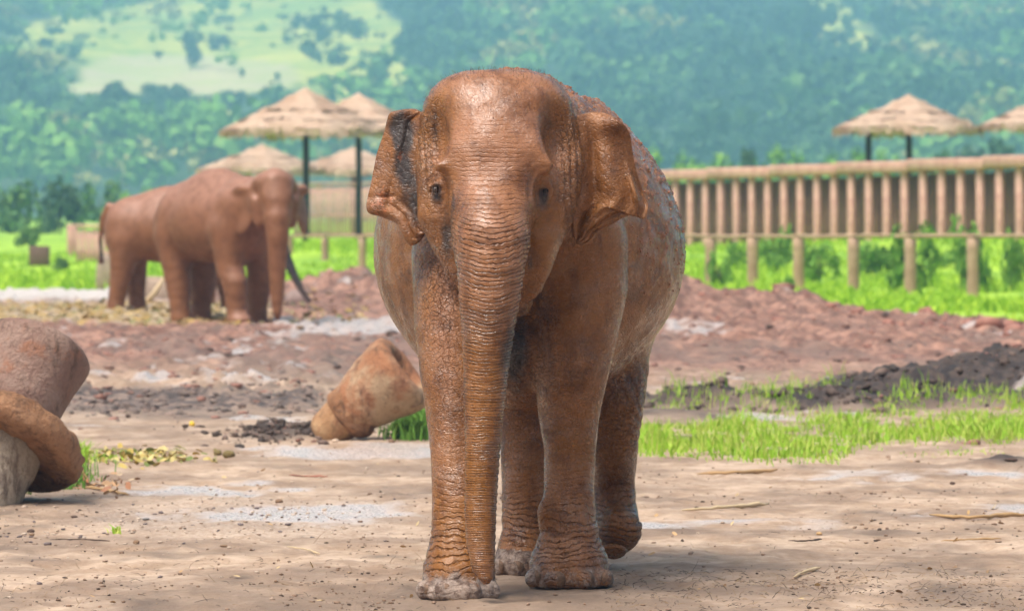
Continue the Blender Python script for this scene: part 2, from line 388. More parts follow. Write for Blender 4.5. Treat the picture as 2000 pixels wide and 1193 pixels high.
    # eyelids: rims round the eyes
    for px, py in ((852, 370), (1064, 372)):
        for a0, a1, rr in ((15, 170, .014), (195, 345, .010)):
            pts = [PX(px, py, 23.288)+np.array([.030*math.cos(R(a)), .012*abs(math.cos(R(a))), .024*math.sin(R(a))]) for a in np.linspace(a0, a1, 6)]
            S.chain(pts, [rr*.6, rr, rr, rr, rr, rr*.6], .015)
    # toenails
    for cx_, cy_, R_ in ((PX(896, 1150, 23.34)[0], 23.34, .185), (PX(1112, 1130, 24.1)[0], 24.11, .20), (PX(1030, 1100, 24.85)[0], 24.85, .16)):
        for a in (-58, -22, 18, 54):
            S.ell((cx_+R_*.93*math.sin(R(a)), cy_-R_*.98*math.cos(R(a)), .045), (.050, .034, .052), .006)
    c = PX(1196, 1076, 25.1); S.ell(c, (.075, .08, .028), .01, (R(-25), 0, 0))
    S.floor(0.0)
    V, Q = S.mesh(2)
    V0 = V.copy(); N = vnormals(V, Q); x, y, z = V.T
    px = CX+x/y*F; py = CY+(CH-z)/y*F
    # --- trunk coordinate
    TPx = np.interp(-z, -TP[:, 2], TP[:, 0]); TPy = np.interp(-z, -TP[:, 2], TP[:, 1]); TR = np.interp(-z, -TP[:, 2], [w/F*yy for _, _, yy, w in tr])
    dt = np.hypot(x-TPx, y-TPy)/TR
    trunk = sm(-dt, -1.35, -1.12)*sm(-z, -1.78, -1.62)
    faceband = np.clip(gauss_px(V, 960, 400, 85, 65)+.45*gauss_px(V, 960, 300, 95, 80), 0, 1)*(y < 23.4)
    # ring density per metre (rings per m): 32 at top .. 80 at tip
    zz = np.linspace(0, 2.2, 500); dens = np.interp(zz, [0, .3, .8, 1.3, 1.6, 2.2], [105, 98, 80, 60, 44, 50]); cum = np.r_[0, np.cumsum((dens[1:]+dens[:-1])/2*np.diff(zz))]
    arch = np.where(trunk > .02, -.045*((x-TPx)/np.maximum(TR, .03))**2*sm(z, .7, 1.6), 0)      # rings arch upward in the middle
    ring = np.interp(z+arch*1., zz, cum)
    # legs: ankle folds
    legs = (z < 1.1)*(dt > 1.3)
    lring = z*34+fbm(x*5, y*5, z*5, 3, 3)*1.6
    ankle = np.exp(-((z-.24)/.11)**2)*legs+.28*legs*sm(-z, -.95, -.3)
    ringv = np.where(trunk > .3, ring, np.where(legs > 0, lring, ring))
    ramp_ = np.clip(trunk*np.interp(z, [0, .25, .5, 1.3, 1.7], [.2, .45, .5, .7, .95])+faceband*.28+ankle*.95, 0, 1)
    # real displacement: ankle folds, chest wrinkles, shoulder folds, clods on the back, lumps on the feet
    fold = np.abs(np.sin(math.pi*(z*15+fbm(x*4, y*4, z*7, 3, 5)*1.3)))**.6-.6
    d = .012*fold*np.exp(-((z-.25)/.10)**2)*legs
    chest = gauss_px(V, 1030, 640, 60, 110)*(y > 23.3)+gauss_px(V, 850, 540, 45, 90)*(y > 23.35)*.6+gauss_px(V, 1215, 790, 60, 130)*(y > 24.6)
    d += .011*(np.abs(np.sin(math.pi*(z*9+x*13+fbm(x*5, y*5, z*5, 3, 8)*1.6)))**.6-.6)*np.clip(chest, 0, 1)
    neckf = gauss_px(V, 1122, 320, 30, 120)*(y > 23.25)+gauss_px(V, 836, 290, 24, 100)*(y > 23.25)
    d += .020*(np.abs(np.sin(math.pi*(x*30+z*3+fbm(x*6, y*6, z*5, 3, 18)*1.1)))**.6-.6)*np.clip(neckf, 0, 1)
    feet = sm(-z, -.16, -.06)*(dt > 1.25)
    d += feet*(.006*fbm(x*14, y*14, z*14, 3, 9)-.007*np.exp(-(((np.mod(np.arctan2(x-np.round(x, 0)*0-np.where(x < .0, -.24, .27), -(y-23.5))*3.0, 1)-.5))/.08)**2)*(z < .09))
    back = sm(y, 24.1, 24.5)*sm(x, -.2, .35)*sm(z, 1.15, 1.8)+sm(z, 2.2, 2.42)*sm(y, 23.9, 24.3)
    cl = np.clip(fbm(x*34, y*34, z*34, 3, 12)-.12, 0, 1)*np.clip(back, 0, 1); d += cl*.022
    hc = np.clip(fbm(x*40, y*40, z*40, 2, 22)-.42, 0, 1)*gauss_px(V, 965, 205, 75, 60)*(y < 24); d += hc*.02
    d += .006*fbm(x*3.2, y*3.2, z*3.2, 4, 1)+.0022*fbm(x*22, y*22, z*22, 3, 2)*(trunk < .5)
    for ex, ey in ((852, 371), (1063, 373)):
        re = np.hypot((px-ex)*1.25, (py-ey)*.8); d += .0035*np.cos(re*.42+1.5*fbm(x*9, y*9, z*9, 2, 44))*np.exp(-((re-26)/17)**2)*(y < 23.45)
    d += trunk*.0022*np.sin(2*math.pi*ring/3+fbm(x*8, y*8, z*8, 2, 4)*2)
    V = V+N*d[:, None]; V[:, 2] = np.maximum(V[:, 2], -.01)
    d_eye = 0
    crk = np.clip(.05+.35*gauss_px(V0, 872, 640, 34, 170)*(y < 24)+.6*chest+.14*legs*sm(z, .3, .9)+.6*gauss_px(V0, 840, 560, 45, 90)+.6*neckf+.5*(gauss_px(V0, 1125, 250, 45, 60)+gauss_px(V0, 835, 235, 35, 50))+.12*sm(y, 23.5, 24), 0, 1)*(1-trunk)
    crk = crk*(1-.6*back)
    dark = .75*gauss_px(V0, 874, 465, 17, 55)+.55*gauss_px(V0, 1058, 400, 20, 42)+.55*gauss_px(V0, 1072, 238, 14, 26)+.65*gauss_px(V0, 850, 250, 12, 60)+.5*gauss_px(V0, 884, 385, 6, 32)+.35*gauss_px(V0, 1075, 760, 14, 50)+.5*gauss_px(V0, 853, 377, 10, 20)+.5*gauss_px(V0, 1063, 378, 10, 18)+.75*gauss_px(V0, 1012, 680, 28, 100)+.6*gauss_px(V0, 1036, 515, 8, 30)+.35*gauss_px(V0, 1130, 300, 14, 90)+.3*gauss_px(V0, 1210, 850, 30, 120)*(y > 24.6)+.35*gauss_px(V0, 1015, 900, 30, 110)*(y > 24.4)+.35*gauss_px(V0, 850, 385, 22, 50)+.45*gauss_px(V0, 985, 720, 25, 60)+.38*gauss_px(V0, 945, 210, 22, 65)  # bare grey skin patches, plus shade painted into chest recess and eye sockets
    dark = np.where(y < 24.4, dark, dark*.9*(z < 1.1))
    foot = sm(-z, -.17, -.07)*(dt > 1.2)*np.where(x < .0, 1., .55)*(y < 25)
    foot = np.maximum(foot, (z < .13)*(y > 24.6)*(x < .3)*.9)
    rosy_sheen = np.clip(1.1*gauss_px(V0, 872, 640, 34, 190)*(dt > 1.25)*(y < 24)-.5*trunk*sm(-z, -1.1, -.3)+sm(N[:, 2], .15, .8)*sm(z, 1.5, 2.0)+1.1*gauss_px(V0, 965, 300, 110, 150)*(y < 23.6)+.5*(fbm(x*3, y*3, z*3, 3, 55)+.1)+.5*trunk*sm(z, .8, 1.5), 0, 1)  # pink mud areas plus sheen painted on upward-facing skin
    return V, Q, dict(ring=ringv, ringamp=ramp_, crackle=crk, dark=dark, foot=foot, clod=np.clip(cl*4+hc*5, 0, 1), rosy_sheen=rosy_sheen, orange=.35*gauss_px(V0, 905, 408, 14, 10)*(y < 23.5), vein=np.zeros(len(V)))

def ear_sheet(root, outer, Yroot, Yout, fold, n_u=60, n_v=110, thick=.008, seed=0, embed=.06, side=-1):
    """root, outer: pixel polylines top to bottom; returns closed sheet with thickness"""
    A = bez(root, n_v); B = bez(outer, n_v); u = np.linspace(-.12, 1, n_u)[None, :]; v = np.linspace(0, 1, n_v)[:, None]
    PXX = A[:, 0][:, None]*(1-u)+B[:, 0][:, None]*u; PYY = A[:, 1][:, None]*(1-u)+B[:, 1][:, None]*u
    Y = Yroot(v)*(1-u)+Yout(v)*u+fold(u, v)+np.where(u < 0, -u*.5, 0)
    X = (PXX-CX)/F*Y; Z = CH-(PYY-CY)/F*Y
    V = np.stack([X, Y, Z], -1).reshape(-1, 3)
    V += np.stack([fbm(V[:, 0]*9, V[:, 2]*9, None, 3, seed), fbm(V[:, 0]*7, V[:, 2]*7, None, 4, seed+5)*1.6, fbm(V[:, 0]*9, V[:, 2]*9, None, 3, seed+9)], 1)*.0055
    q = quad_grid(n_v, n_u); N = vnormals(V, q)
    e = np.minimum(1, np.minimum((1-u)/.06, np.minimum(v, 1-v)/.03+.0)); e = np.sqrt(np.clip(e+np.zeros((n_v, n_u)), .05, 1)).reshape(-1, 1)
    rim = (np.exp(-(((1-u)/.05)**2))+np.zeros((n_v, n_u))).reshape(-1, 1)*.0015
    a = V+N*(thick*e+rim)*.5; b = V-N*(thick*e+rim)*.5
    n = n_u*n_v; q1 = q; q2 = q[:, ::-1]+n
    def edge(ids):
        ids = np.asarray(ids); return np.stack([ids[:-1], ids[:-1]+n, ids[1:]+n, ids[1:]], 1)
    ring = np.r_[np.arange(0, n_u), np.arange(2*n_u-1, n, n_u), np.arange(n-2, n-n_u-1, -1), np.arange((n_v-2)*n_u, -1, -n_u)]
    es = edge(ring); Vt = np.vstack([a, b]); Qt = np.vstack([q1, q2, es])
    uu = np.tile((u+np.zeros((n_v, n_u))).ravel(), 2); vv = np.tile((v+np.zeros((n_v, n_u))).ravel(), 2)
    return Vt, Qt, uu, vv
def near_elephant_ears():
    out = []
    # image-left ear
    root = [(826, 222), (822, 260), (824, 310), (830, 360), (834, 410), (842, 452)]
    outer = [(812, 214), (785, 215), (762, 221), (756, 236), (750, 262), (735, 305), (725, 350), (717, 411), (745, 424), (774, 437), (784, 456), (800, 479), (818, 472), (836, 446), (844, 440)]
    def fold(u, v):
        f = -.055*np.exp(-((v-.10)/.07)**2)*sm(u, .45, 1)        # rolled top edge
        f = f+.012*np.sin(9*v+5*u)*sm(u, 0, .5)+.018*np.exp(-((u-.35-.2*v)/.08)**2)+.010*np.exp(-((v-.52-.12*(1-u))/.012)**2)*sm(u, .4, .6)
        return f-.02*np.abs(np.sin(2.2*math.pi*(u*1.2-.5*v)))*sm(u, .1, .4)*sm(v, .3, .6)
    V, Q, u, v = ear_sheet(root, outer, lambda v: 23.50+0*v, lambda v: 23.62-.06*v, fold, seed=31)
    g = lambda *a: gauss_px(V, *a)
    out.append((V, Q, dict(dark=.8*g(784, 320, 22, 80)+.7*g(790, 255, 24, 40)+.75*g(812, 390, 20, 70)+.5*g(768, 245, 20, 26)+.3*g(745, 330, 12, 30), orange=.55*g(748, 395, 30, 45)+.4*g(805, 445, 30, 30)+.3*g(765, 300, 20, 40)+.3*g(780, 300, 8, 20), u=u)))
    root = [(1128, 226), (1126, 270), (1124, 320), (1120, 370), (1118, 420), (1124, 470)]
    outer = [(1150, 220), (1176, 221), (1200, 230), (1219, 244), (1229, 264), (1232, 285), (1240, 325), (1250, 360), (1262, 392), (1266, 410), (1258, 428), (1244, 417), (1215, 427), (1188, 442), (1166, 453), (1156, 470), (1140, 478), (1126, 474)]
    def fold2(u, v):
        f = -.075*np.exp(-((v-.16)/.075)**2)*sm(u, .35, 1)
        f = f+.03*np.exp(-((u-.30)/.10)**2)*sm(v, .05, .3)-.03*np.exp(-((u-.55)/.18)**2)*sm(v, .2, .4)*(1-sm(v, .7, .9))
        f = f+.05*sm(u, .86, .96)*np.exp(-((v-.5)/.10)**2)-.035*np.exp(-((u-.86)/.03)**2)*np.exp(-((v-.52)/.1)**2)
        f = f+.012*np.abs(np.sin(5*math.pi*(u*.9+v*.8)))*sm(v, .45, .6)*sm(u, .1, .3)
        return f
    V, Q, u, v = ear_sheet(root, outer, lambda v: 23.52+.02*v, lambda v: 23.60-.04*v, fold2, seed=77)
    g = lambda *a: gauss_px(V, *a)
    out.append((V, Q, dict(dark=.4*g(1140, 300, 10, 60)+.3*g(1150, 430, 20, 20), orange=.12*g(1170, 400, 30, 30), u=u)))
    return out
def build_near_elephant():
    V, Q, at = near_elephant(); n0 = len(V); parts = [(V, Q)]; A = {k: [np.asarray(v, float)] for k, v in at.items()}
    o = n0; Vs = [V]; Qs = [Q]
    for v, q, d in near_elephant_ears():
        m = len(v); Vs.append(v); Qs.append(q+o); o += m
        z = np.zeros(m); x_, y_, z_ = v.T
        vals = dict(ring=z_*22+x_*16, ringamp=.12*sm(d['u'], 0, .3)+0*z, crackle=z+.2, dark=d['dark'], foot=z, clod=z, rosy_sheen=z+.35, orange=d['orange'], vein=z)
        for k in A: A[k].append(vals[k])
    V = np.vstack(Vs); Q = np.vstack(Qs)
    base = np.array([.02, 24.3, 0.]); root = empty('elephant', base, 0, 'large mud-coated elephant walking towards the camera, trunk hanging straight down', 'elephant')
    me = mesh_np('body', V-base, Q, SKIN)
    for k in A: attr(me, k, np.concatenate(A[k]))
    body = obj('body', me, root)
    # eyes
    for px, py in ((853, 371), (1063, 373)):
        a = np.linspace(0, math.pi, 13); b = np.linspace(0, 2*math.pi, 19)
        r_ = .0185; th, ph = np.meshgrid(a, b, indexing='ij'); E = np.stack([r_*np.sin(th)*np.cos(ph), r_*np.sin(th)*np.sin(ph), r_*np.cos(th)], -1).reshape(-1, 3)
        obj('eye', mesh_np('eye', E, quad_grid(13, 19), EYE), root, Vector(PX(px+(-2 if px < 950 else 2), py, 23.300)-base))
        L = []
        for i in range(16):
            s_ = PX(px, py, 23.272)+np.array([rng.uniform(-.022, .022), -.002, .014+rng.uniform(-.006, .004)]); L.append(tube([s_, s_+[0, -.018, -.014], s_+[rng.uniform(-.004, .004), -.024, -.036-rng.uniform(0, .015)]], [.0007, .0006, .0003], 3, False))
        v, f = join(L); obj('eyelashes', mesh_np('eyelashes', v-base, f, HAIR), root)
    nb_, nf_ = ICO2; nm_ = mesh_np('toenail', nb_*[.046, .020, .042], nf_, NAIL)
    for (a_, b_, R_) in ((PX(896, 1150, 23.34)[0], 23.34, .185), (PX(1116, 1130, 24.11)[0], 24.11, .205), (PX(1030, 1100, 24.85)[0], 24.85, .165)):
        for a in (-60, -21, 19, 57):
            o_ = obj('toenail', nm_, root, Vector((a_+R_*.965*math.sin(R(a)), b_-R_*1.0*math.cos(R(a)), .046))-Vector(base)); o_.rotation_euler = (R(8), 0, R(a)); o_.scale = (1, 1, rng.uniform(.85, 1.1))
    # bristles along the crown and back
    x, y, z = Vs[0].T; N = vnormals(Vs[0], Qs[0]); px = CX+x/y*F; py = CY+(CH-z)/y*F
    cand = np.where((z > 2.2)*(y < 24.0)*(N[:, 2] > .25)*(N[:, 1] < .75))[0]; pick = rng.choice(cand, 1300); L = []
    for i in pick:
        p = Vs[0][i]; n = N[i]+rng.normal(0, .25, 3)+[0, -.05, .2]; n /= np.linalg.norm(n); l = rng.uniform(.008, .024); L.append(tube([p-n*.004, p+n*l*.6, p+n*l+rng.normal(0, .003, 3)], [.0006, .0005, .0002], 3, False))
    v, f = join(L); h = obj('hair', mesh_np('hair', v-base, f, HAIR), root); tag(h, kind='stuff')
    # loose lumps of mud on back and brow
    c2 = np.where(((y > 24.1)*(x > 0.05)*(z > 1.35)*(N[:, 0] > -.2))+((z > 2.3)*(y > 24)))[0]; c3 = np.where((np.abs(px-965) < 75)*(np.abs(py-200) < 55)*(y < 23.7))[0]
    pick = np.r_[rng.choice(c2, 1100), rng.choice(c3, 60)]; B = ICO[0]; L = []
    for k, i in enumerate(pick):
        s_ = rng.uniform(.0015, .0065)*(1 if k < 1100 else .55)*(1.5 if rng.random() < .06 else 1); L.append((Vs[0][i]+N[i]*s_*.2+B*s_*rng.uniform(.6, 1.3, 3)*(1+rng.normal(0, .18, (len(B), 1))), ICO[1]))
    v, f = join(L); h = obj('mud_lumps', mesh_np('mud_lumps', v-base, f, MUDL), root); tag(h, kind='stuff')
    return root
def ico():
    t = (1+5**.5)/2; v = np.array([(-1,t,0),(1,t,0),(-1,-t,0),(1,-t,0),(0,-1,t),(0,1,t),(0,-1,-t),(0,1,-t),(t,0,-1),(t,0,1),(-t,0,-1),(-t,0,1)], float)
    f = np.array([(0,11,5),(0,5,1),(0,1,7),(0,7,10),(0,10,11),(1,5,9),(5,11,4),(11,10,2),(10,7,6),(7,1,8),(3,9,4),(3,4,2),(3,2,6),(3,6,8),(3,8,9),(4,9,5),(2,4,11),(6,2,10),(8,6,7),(9,8,1)])
    return v/np.linalg.norm(v[0]), f
ICO = ico()
def ico2():
    v, f = ICO; V = list(v); F_ = []; cache = {}
    def mid(a, b):
        k = (min(a, b), max(a, b))
        if k not in cache: m = V[a]+V[b]; V.append(m/np.linalg.norm(m)); cache[k] = len(V)-1
        return cache[k]
    for a, b, c in f: ab, bc, ca = mid(a, b), mid(b, c), mid(c, a); F_ += [(a, ab, ca), (b, bc, ab), (c, ca, bc), (ab, bc, ca)]
    return np.array(V), np.array(F_)
ICO2 = ico2()
m_ = M('mud_lump', .4); m_.base(m_.mix(m_.ramp(m_.noise(40), .4, .6), (.24, .09, .04), (.36, .16, .085))); m_.bump(m_.noise(200), .003); MUDL = m_.m
# ------------------------------------------------------------------ terrain
def G(x, y, a, b, sx, sy): return np.exp(-((x-a)/sx)**2-((y-b)/sy)**2)
def mud_edge(x, y):
    """positive where grassland begins behind the mud"""
    u = x/y*F+CX
    e = np.interp(u, [-400, 150, 540, 760, 1250, 1500, 1700, 2000, 2500], [108, 110, 104, 97, 88, 86, 82, 77.5, 74])
    return y-e+2.2*vnoise(x*.6, y*.25, None, 61)
def mound_h(x, y):
    u = x/y*F+CX
    edge = np.interp(u, [-400, 150, 540, 760, 1250, 1500, 1700, 2000, 2500], [108, 110, 104, 97, 88, 86, 82, 77.5, 74])
    c = edge-4.2
    amp = np.interp(u, [300, 540, 640, 770, 900, 1180, 1290, 1315, 1370, 1400, 1520, 1600, 1680, 1800, 2100], [0, .25, .42, .60, .6, .55, .66, .72, .50, .40, .42, .27, .16, .10, .02])
    h = amp*np.exp(-((y-c)/np.where(y < c, 6.5, 2.2))**2)
    return h
def hill_h(x, y):
    t = np.clip((y-1000)/1800, 0, 2.2); h = 160*t**1.2
    h = h+sm(y, 1100, 1700)*(11*fbm(x/120, y/220, None, 3, 81)+3.0*fbm(x/40, y/60, None, 2, 83))
    return h
def ground_h(x, y, detail=True):
    x = np.asarray(x, float); y = np.asarray(y, float); y_ = np.maximum(y, 5)
    h = mound_h(x, y_)
    gr = sm(mud_edge(x, y_), -.5, 1.5)
    # bank of grass behind the post-and-rail fence
    h = h+sm(y, 117, 148)*np.interp(x/y_*F+CX, [0, 300, 600, 1000, 1400, 2000], [.1, .3, .6, .5, .55, 1.1])*(1-sm(y, 400, 800))
    h = h+gr*.06*fbm(x*.7, y*.35, None, 3, 41)
    # dark soil heaps at the right
    h = h+.36*G(x, y, 4.95, 49.5, 1.15, 2.4)+.20*G(x, y, 3.6, 47.8, .8, 1.2)+.10*G(x, y, 2.0, 46.0, 1.7, .8)
    h = h+.07*G(x, y, 1.3, 43.5, .5, .6)
    if detail:
        mud = 1-gr; churn = zone_churn(x, y_)
        h = h+mud*(.012*fbm(x*1.3, y*1.3, None, 3, 5)+.013*fbm(x*7, y*4, None, 4, 6)+.005*fbm(x*26, y*16, None, 3, 7)-.012*sm(fbm(x*3, y*2.2, None, 3, 16), .25, .5))
        h = h+mud*churn*(.10*np.abs(fbm(x*2.6, y*1.6, None, 4, 8))*2+.03*fbm(x*8, y*5, None, 3, 9))
        hp = sm(h*0+mound_h(x, y_), .05, .3); h = h+hp*(.36*np.abs(fbm(x*.9, y*.6, None, 4, 11, .52))-.08+.07*fbm(x*5, y*3, None, 3, 13))
        dh = G(x, y, 4.95, 49.5, 1.6, 3)+G(x, y, 3.4, 47.8, 1.2, 1.6)+G(x, y, 2.0, 46, 2, 1)
        h = h+np.clip(dh, 0, 1)*(.20*np.abs(fbm(x*3.4, y*2.8, None, 5, 14, .65))+.02*fbm(x*14, y*12, None, 2, 15))
        # soft hollows: old footprints
        for (a, b, r) in FOOTP: h = h-.018*np.exp(-(((x-a)/r)**2+((y-b)/(r*1.5))**2)**2)+.006*np.exp(-((np.hypot((x-a)/r, (y-b)/(r*1.5))-1.25)/.25)**2)
    return h+np.where(y > 990, hill_h(x, y), 0)
def zone_churn(x, y):
    u = x/y*F+CX; v = CY+CH/y*F
    n = 18*fbm(u/120, v/25, None, 3, 71)
    c = sm(-(v+n), -808, -785)*.9*sm(-u, -700, -600)+sm(-(v+n), -700, -672)*.9
    c = c+sm(-(v+n), -775, -752)*.45
    c = np.maximum(c, .7*np.exp(-((u-540)/75)**2-((v-848)/14)**2))
    c = np.maximum(c, .6*np.exp(-((u-1960)/90)**2-((v-905)/10)**2))
    return np.clip(c, 0, 1)
FOOTP = [(rng.uniform(-2.6, 3.0), rng.uniform(23.6, 38), .17) for _ in range(26)]
def ray_ground(px, py, y0=20, y1=4000):
    Y = np.exp(np.linspace(math.log(y0), math.log(y1), 6000)); Z = ground_h((px-CX)/F*Y, Y, False); L = CH-(py-CY)/F*Y
    i = np.argmax(Z >= L) if (Z >= L).any() else len(Y)-1
    return np.array([(px-CX)/F*Y[i], Y[i], Z[i]])
def W_(y): return np.maximum(3.0, 1.0+.125*y)
def build_ground():
    ys = [19.0]
    while ys[-1] < 62: ys.append(ys[-1]+.034*(ys[-1]/22)**2)
    while ys[-1] < 175: ys.append(ys[-1]+.12*(ys[-1]/62)**1.3)
    while ys[-1] < 900: ys.append(ys[-1]*1.03)
    while ys[-1] < 3300: ys.append(ys[-1]+14)
    ys += [3800, 4600, 6000]; ys = np.array([-60., -10, 0, 8, 14]+ys)
    us = np.linspace(-1, 1, 440); us = np.r_[-14, -6, -3, -2, -1.6, -1.3, -1.12, us, 1.12, 1.3, 1.6, 2, 3, 6, 14]
    Yg, Ug = np.meshgrid(ys, us, indexing='ij'); Xg = Ug*W_(Yg); x = Xg.ravel(); y = Yg.ravel(); z = ground_h(x, y)
    me = mesh_np('ground', np.stack([x, y, z], 1), quad_grid(len(ys), len(us))[:, ::1])
    y_ = np.maximum(y, 5); u = x/y_*F+CX; v = CY+CH/y_*F
    gr = sm(mud_edge(x, y_), -.6, .6); n = fbm(x*.8, y*.35, None, 4, 91); n2 = fbm(x*3, y*1.6, None, 4, 92)
    vv = v+22*n
    red = np.clip(sm(-vv, -770, -700), 0, 1)
    greyd = np.clip(.45*sm(fbm(x*1.1, y*.22, None, 4, 202), .08, .32)*sm(-v, -775, -745)*sm(v, 640, 665)+np.exp(-((vv-790)/17)**2)*sm(-u, -660, -600)*1.1+sm(n2, .15, .5)*sm(-vv, -770, -730)*.6*sm(-u, -1000, -700), 0, 1)
    soil = np.clip(1.2*(G(x, y, 4.95, 49.5, 1.5, 3.4)+G(x, y, 3.5, 47.8, 1.2, 1.7)+.9*G(x, y, 2.0, 46, 2.0, 1.3)+.6*G(x, y, 1.3, 43.5, .7, .8))+.5*n2, 0, 1)*(y > 40)*(y < 56)*(x > .6)
    soil = np.maximum(soil, np.clip(1.3*np.exp(-((u-540)/80)**2-((v-848)/13)**2)+.5*n2-.2, 0, 1))
    soil = np.maximum(soil, np.clip(.9*np.exp(-((u-1960)/100)**2-((v-905)/9)**2)+.8*n2-.2, 0, 1))
    def W(cu, cv, su, sv): return np.exp(-((u-cu)/su)**2-((v-cv)/sv)**2)
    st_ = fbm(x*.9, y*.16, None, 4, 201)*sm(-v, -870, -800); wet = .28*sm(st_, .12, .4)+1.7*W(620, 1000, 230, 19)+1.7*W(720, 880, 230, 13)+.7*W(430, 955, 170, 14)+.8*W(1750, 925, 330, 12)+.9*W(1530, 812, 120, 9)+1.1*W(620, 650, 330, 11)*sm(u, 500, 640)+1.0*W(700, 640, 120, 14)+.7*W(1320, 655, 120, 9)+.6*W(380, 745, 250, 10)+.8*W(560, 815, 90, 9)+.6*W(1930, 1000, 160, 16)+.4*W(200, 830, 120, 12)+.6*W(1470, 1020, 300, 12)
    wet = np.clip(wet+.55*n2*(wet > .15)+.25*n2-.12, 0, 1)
    pave = sm(-u, -420, -330)*np.exp(-((v-580)/15)**4)
    litter = np.clip(sm(-u, -620, -430)*np.exp(-((v-618)/22)**2)*1.3+.5*np.exp(-((u-590)/60)**2)*0, 0, 1)
    grav = np.clip(np.exp(-((u-470)/330)**2-((v-1010)/45)**2)*1.3, 0, 1)
    # far slopes: meadow / pale field masks (world regions on the hillside)
    hu, hv = u, CY-(z-CH)/y_*F
    far = (y > 900)
    nn = 22*fbm(x/60, y/90, None, 3, 95)
    lo = np.interp(hu, [-200, 0, 150, 350, 560, 640, 760], [120, 108, 100, 108, 130, 190, 210]); up = np.interp(hu, [-200, 0, 150, 300, 450, 560, 700, 820], [75, 78, 30, -10, -40, -30, -10, 70])
    mead = sm(hv+nn, up-8, up+8)*sm(-(hv+nn*.5), -lo-60, -lo)*(hu < 800)
    fu = np.interp(hv, [96, 110, 135, 160, 185, 200], [1e4, 205, 175, 145, 120, 1e4]); fo = np.interp(hv, [96, 104, 125, 150, 175, 200], [-1e4, 345, 560, 600, 570, 300])
    n3_ = 30*fbm(x/22, y/60, None, 3, 96); field = sm(hu+nn*.5+n3_, fu-20, fu+20)*sm(-(hu+nn*.5+n3_), -fo-20, -fo+20)*sm(hv+n3_*.3, 94, 106)*(hv < 200)
    clr = np.exp(-((hu+nn-1630)/75)**4-((hv-40)/62)**4)+.8*np.exp(-((hu-1680)/60)**2-((hv-105)/26)**2)+.7*np.exp(-((hu-1960)/60)**2-((hv-105)/16)**2)
    wood = far*(1-np.clip(mead+field+clr, 0, 1))
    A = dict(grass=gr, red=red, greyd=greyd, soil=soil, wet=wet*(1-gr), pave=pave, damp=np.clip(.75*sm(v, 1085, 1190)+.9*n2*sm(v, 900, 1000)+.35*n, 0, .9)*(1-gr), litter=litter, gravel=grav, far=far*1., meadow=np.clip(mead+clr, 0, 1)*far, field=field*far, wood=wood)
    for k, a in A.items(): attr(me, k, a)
    m = M('ground', .8, .5)
    nA = m.noise(.9, 6, .65); nB = m.noise(6, 6, .65); nC = m.noise(45, 4, .65); mp = m.co((1, .45, 1)); nD = m.noise(2.6, 6, .7, mp, .5)
    sand = m.mix(m.ramp(nD, .35, .65), (.35, .24, .155), (.54, .41, .30)); sand = m.mix(m.ramp(nB, .4, .72, 0, .45), sand, (.19, .12, .075)); sand = m.mix(m.ramp(nC, .5, .75, 0, .35), sand, (.50, .39, .30))
    sand = m.mix(m.ramp(nA, .42, .62, 0, .6), sand, (.165, .11, .075)); sand = m.mix(m.attr('damp'), sand, (.19, .135, .095))
    redc = m.mix(m.ramp(nD, .38, .62), (.17, .078, .05), (.42, .235, .165)); redc = m.mix(m.ramp(nB, .42, .62, 0, .85), redc, (.115, .062, .045)); redc = m.mix(m.ramp(nC, .55, .75, 0, .4), redc, (.58, .41, .33))
    c = m.mix(m.attr('red'), sand, redc)
    c = m.mix(m.attr('greyd'), c, m.mix(m.ramp(nB, .4, .62), (.060, .046, .040), (.26, .19, .15)))
    c = m.mix(m.attr('soil'), c, m.mix(m.ramp(nB, .4, .65), (.022, .015, .012), (.085, .058, .045)))
    c = m.mix(m.ramp(m.attr('gravel'), .2, .8, 0, .5), c, m.mix(m.ramp(m.noise(30, 4, .6), .42, .6), (.30, .22, .16), (.55, .46, .38)))
    wet_sheen = m.ramp(m.math('ADD', m.attr('wet'), m.math('MULTIPLY', m.math('SUBTRACT', nD, .5), 1.1)), .25, .75)
    c = m.mix(m.math('MULTIPLY', wet_sheen, .85), c, (.54, .47, .43))  # pale tone paints the reflected sky onto the wet mud
    c = m.mix(m.attr('pave'), c, (.50, .47, .44))
    c = m.mix(m.ramp(m.math('ADD', m.attr('litter'), m.math('MULTIPLY', m.math('SUBTRACT', nB, .5), 1.2)), .35, .7, 0, .8), c, m.mix(m.ramp(m.noise(3.5, 3), .45, .6), (.34, .24, .07), (.40, .33, .24)))
    gn = m.noise(.35, 5, .65, m.co((1, .5, 1))); gn2 = m.noise(3.2, 4, .7, m.co((1, .6, 1)))
    gc = m.mix(m.ramp(gn, .38, .62), (.22, .42, .018), (.38, .60, .03)); gc = m.mix(m.ramp(gn2, .45, .7, 0, .6), gc, (.11, .26, .025))
    c = m.mix(m.attr('grass'), c, gc)
    fn = m.math('ADD', m.noise(.02, 7, .72), m.math('MULTIPLY', m.math('SUBTRACT', m.noise(.25, 3, .6), .5), .35))
    fc = m.mix(m.ramp(fn, .4, .6), (.30, .40, .05), (.62, .60, .10)); woodc = m.mix(m.ramp(m.noise(.08, 5, .65), .4, .6), (.02, .05, .02), (.07, .12, .03))  # open slopes brightened in colour to stand for sunlight on them
    fc = m.mix(m.attr('field'), fc, m.mix(m.ramp(m.noise(.05, 4), .4, .6), (.60, .52, .27), (.50, .50, .18))); fc = m.mix(m.attr('wood'), fc, woodc)
    c = m.mix(m.attr('far'), c, fc)
    m.base(c)
    m.bump(m.math('MULTIPLY', nC, m.ramp(wet_sheen, 0, 1, 1, .25)), .012, .6); m.bump(m.noise(140, 3, .6), .004, .5); m.bump(nB, .05, .25)
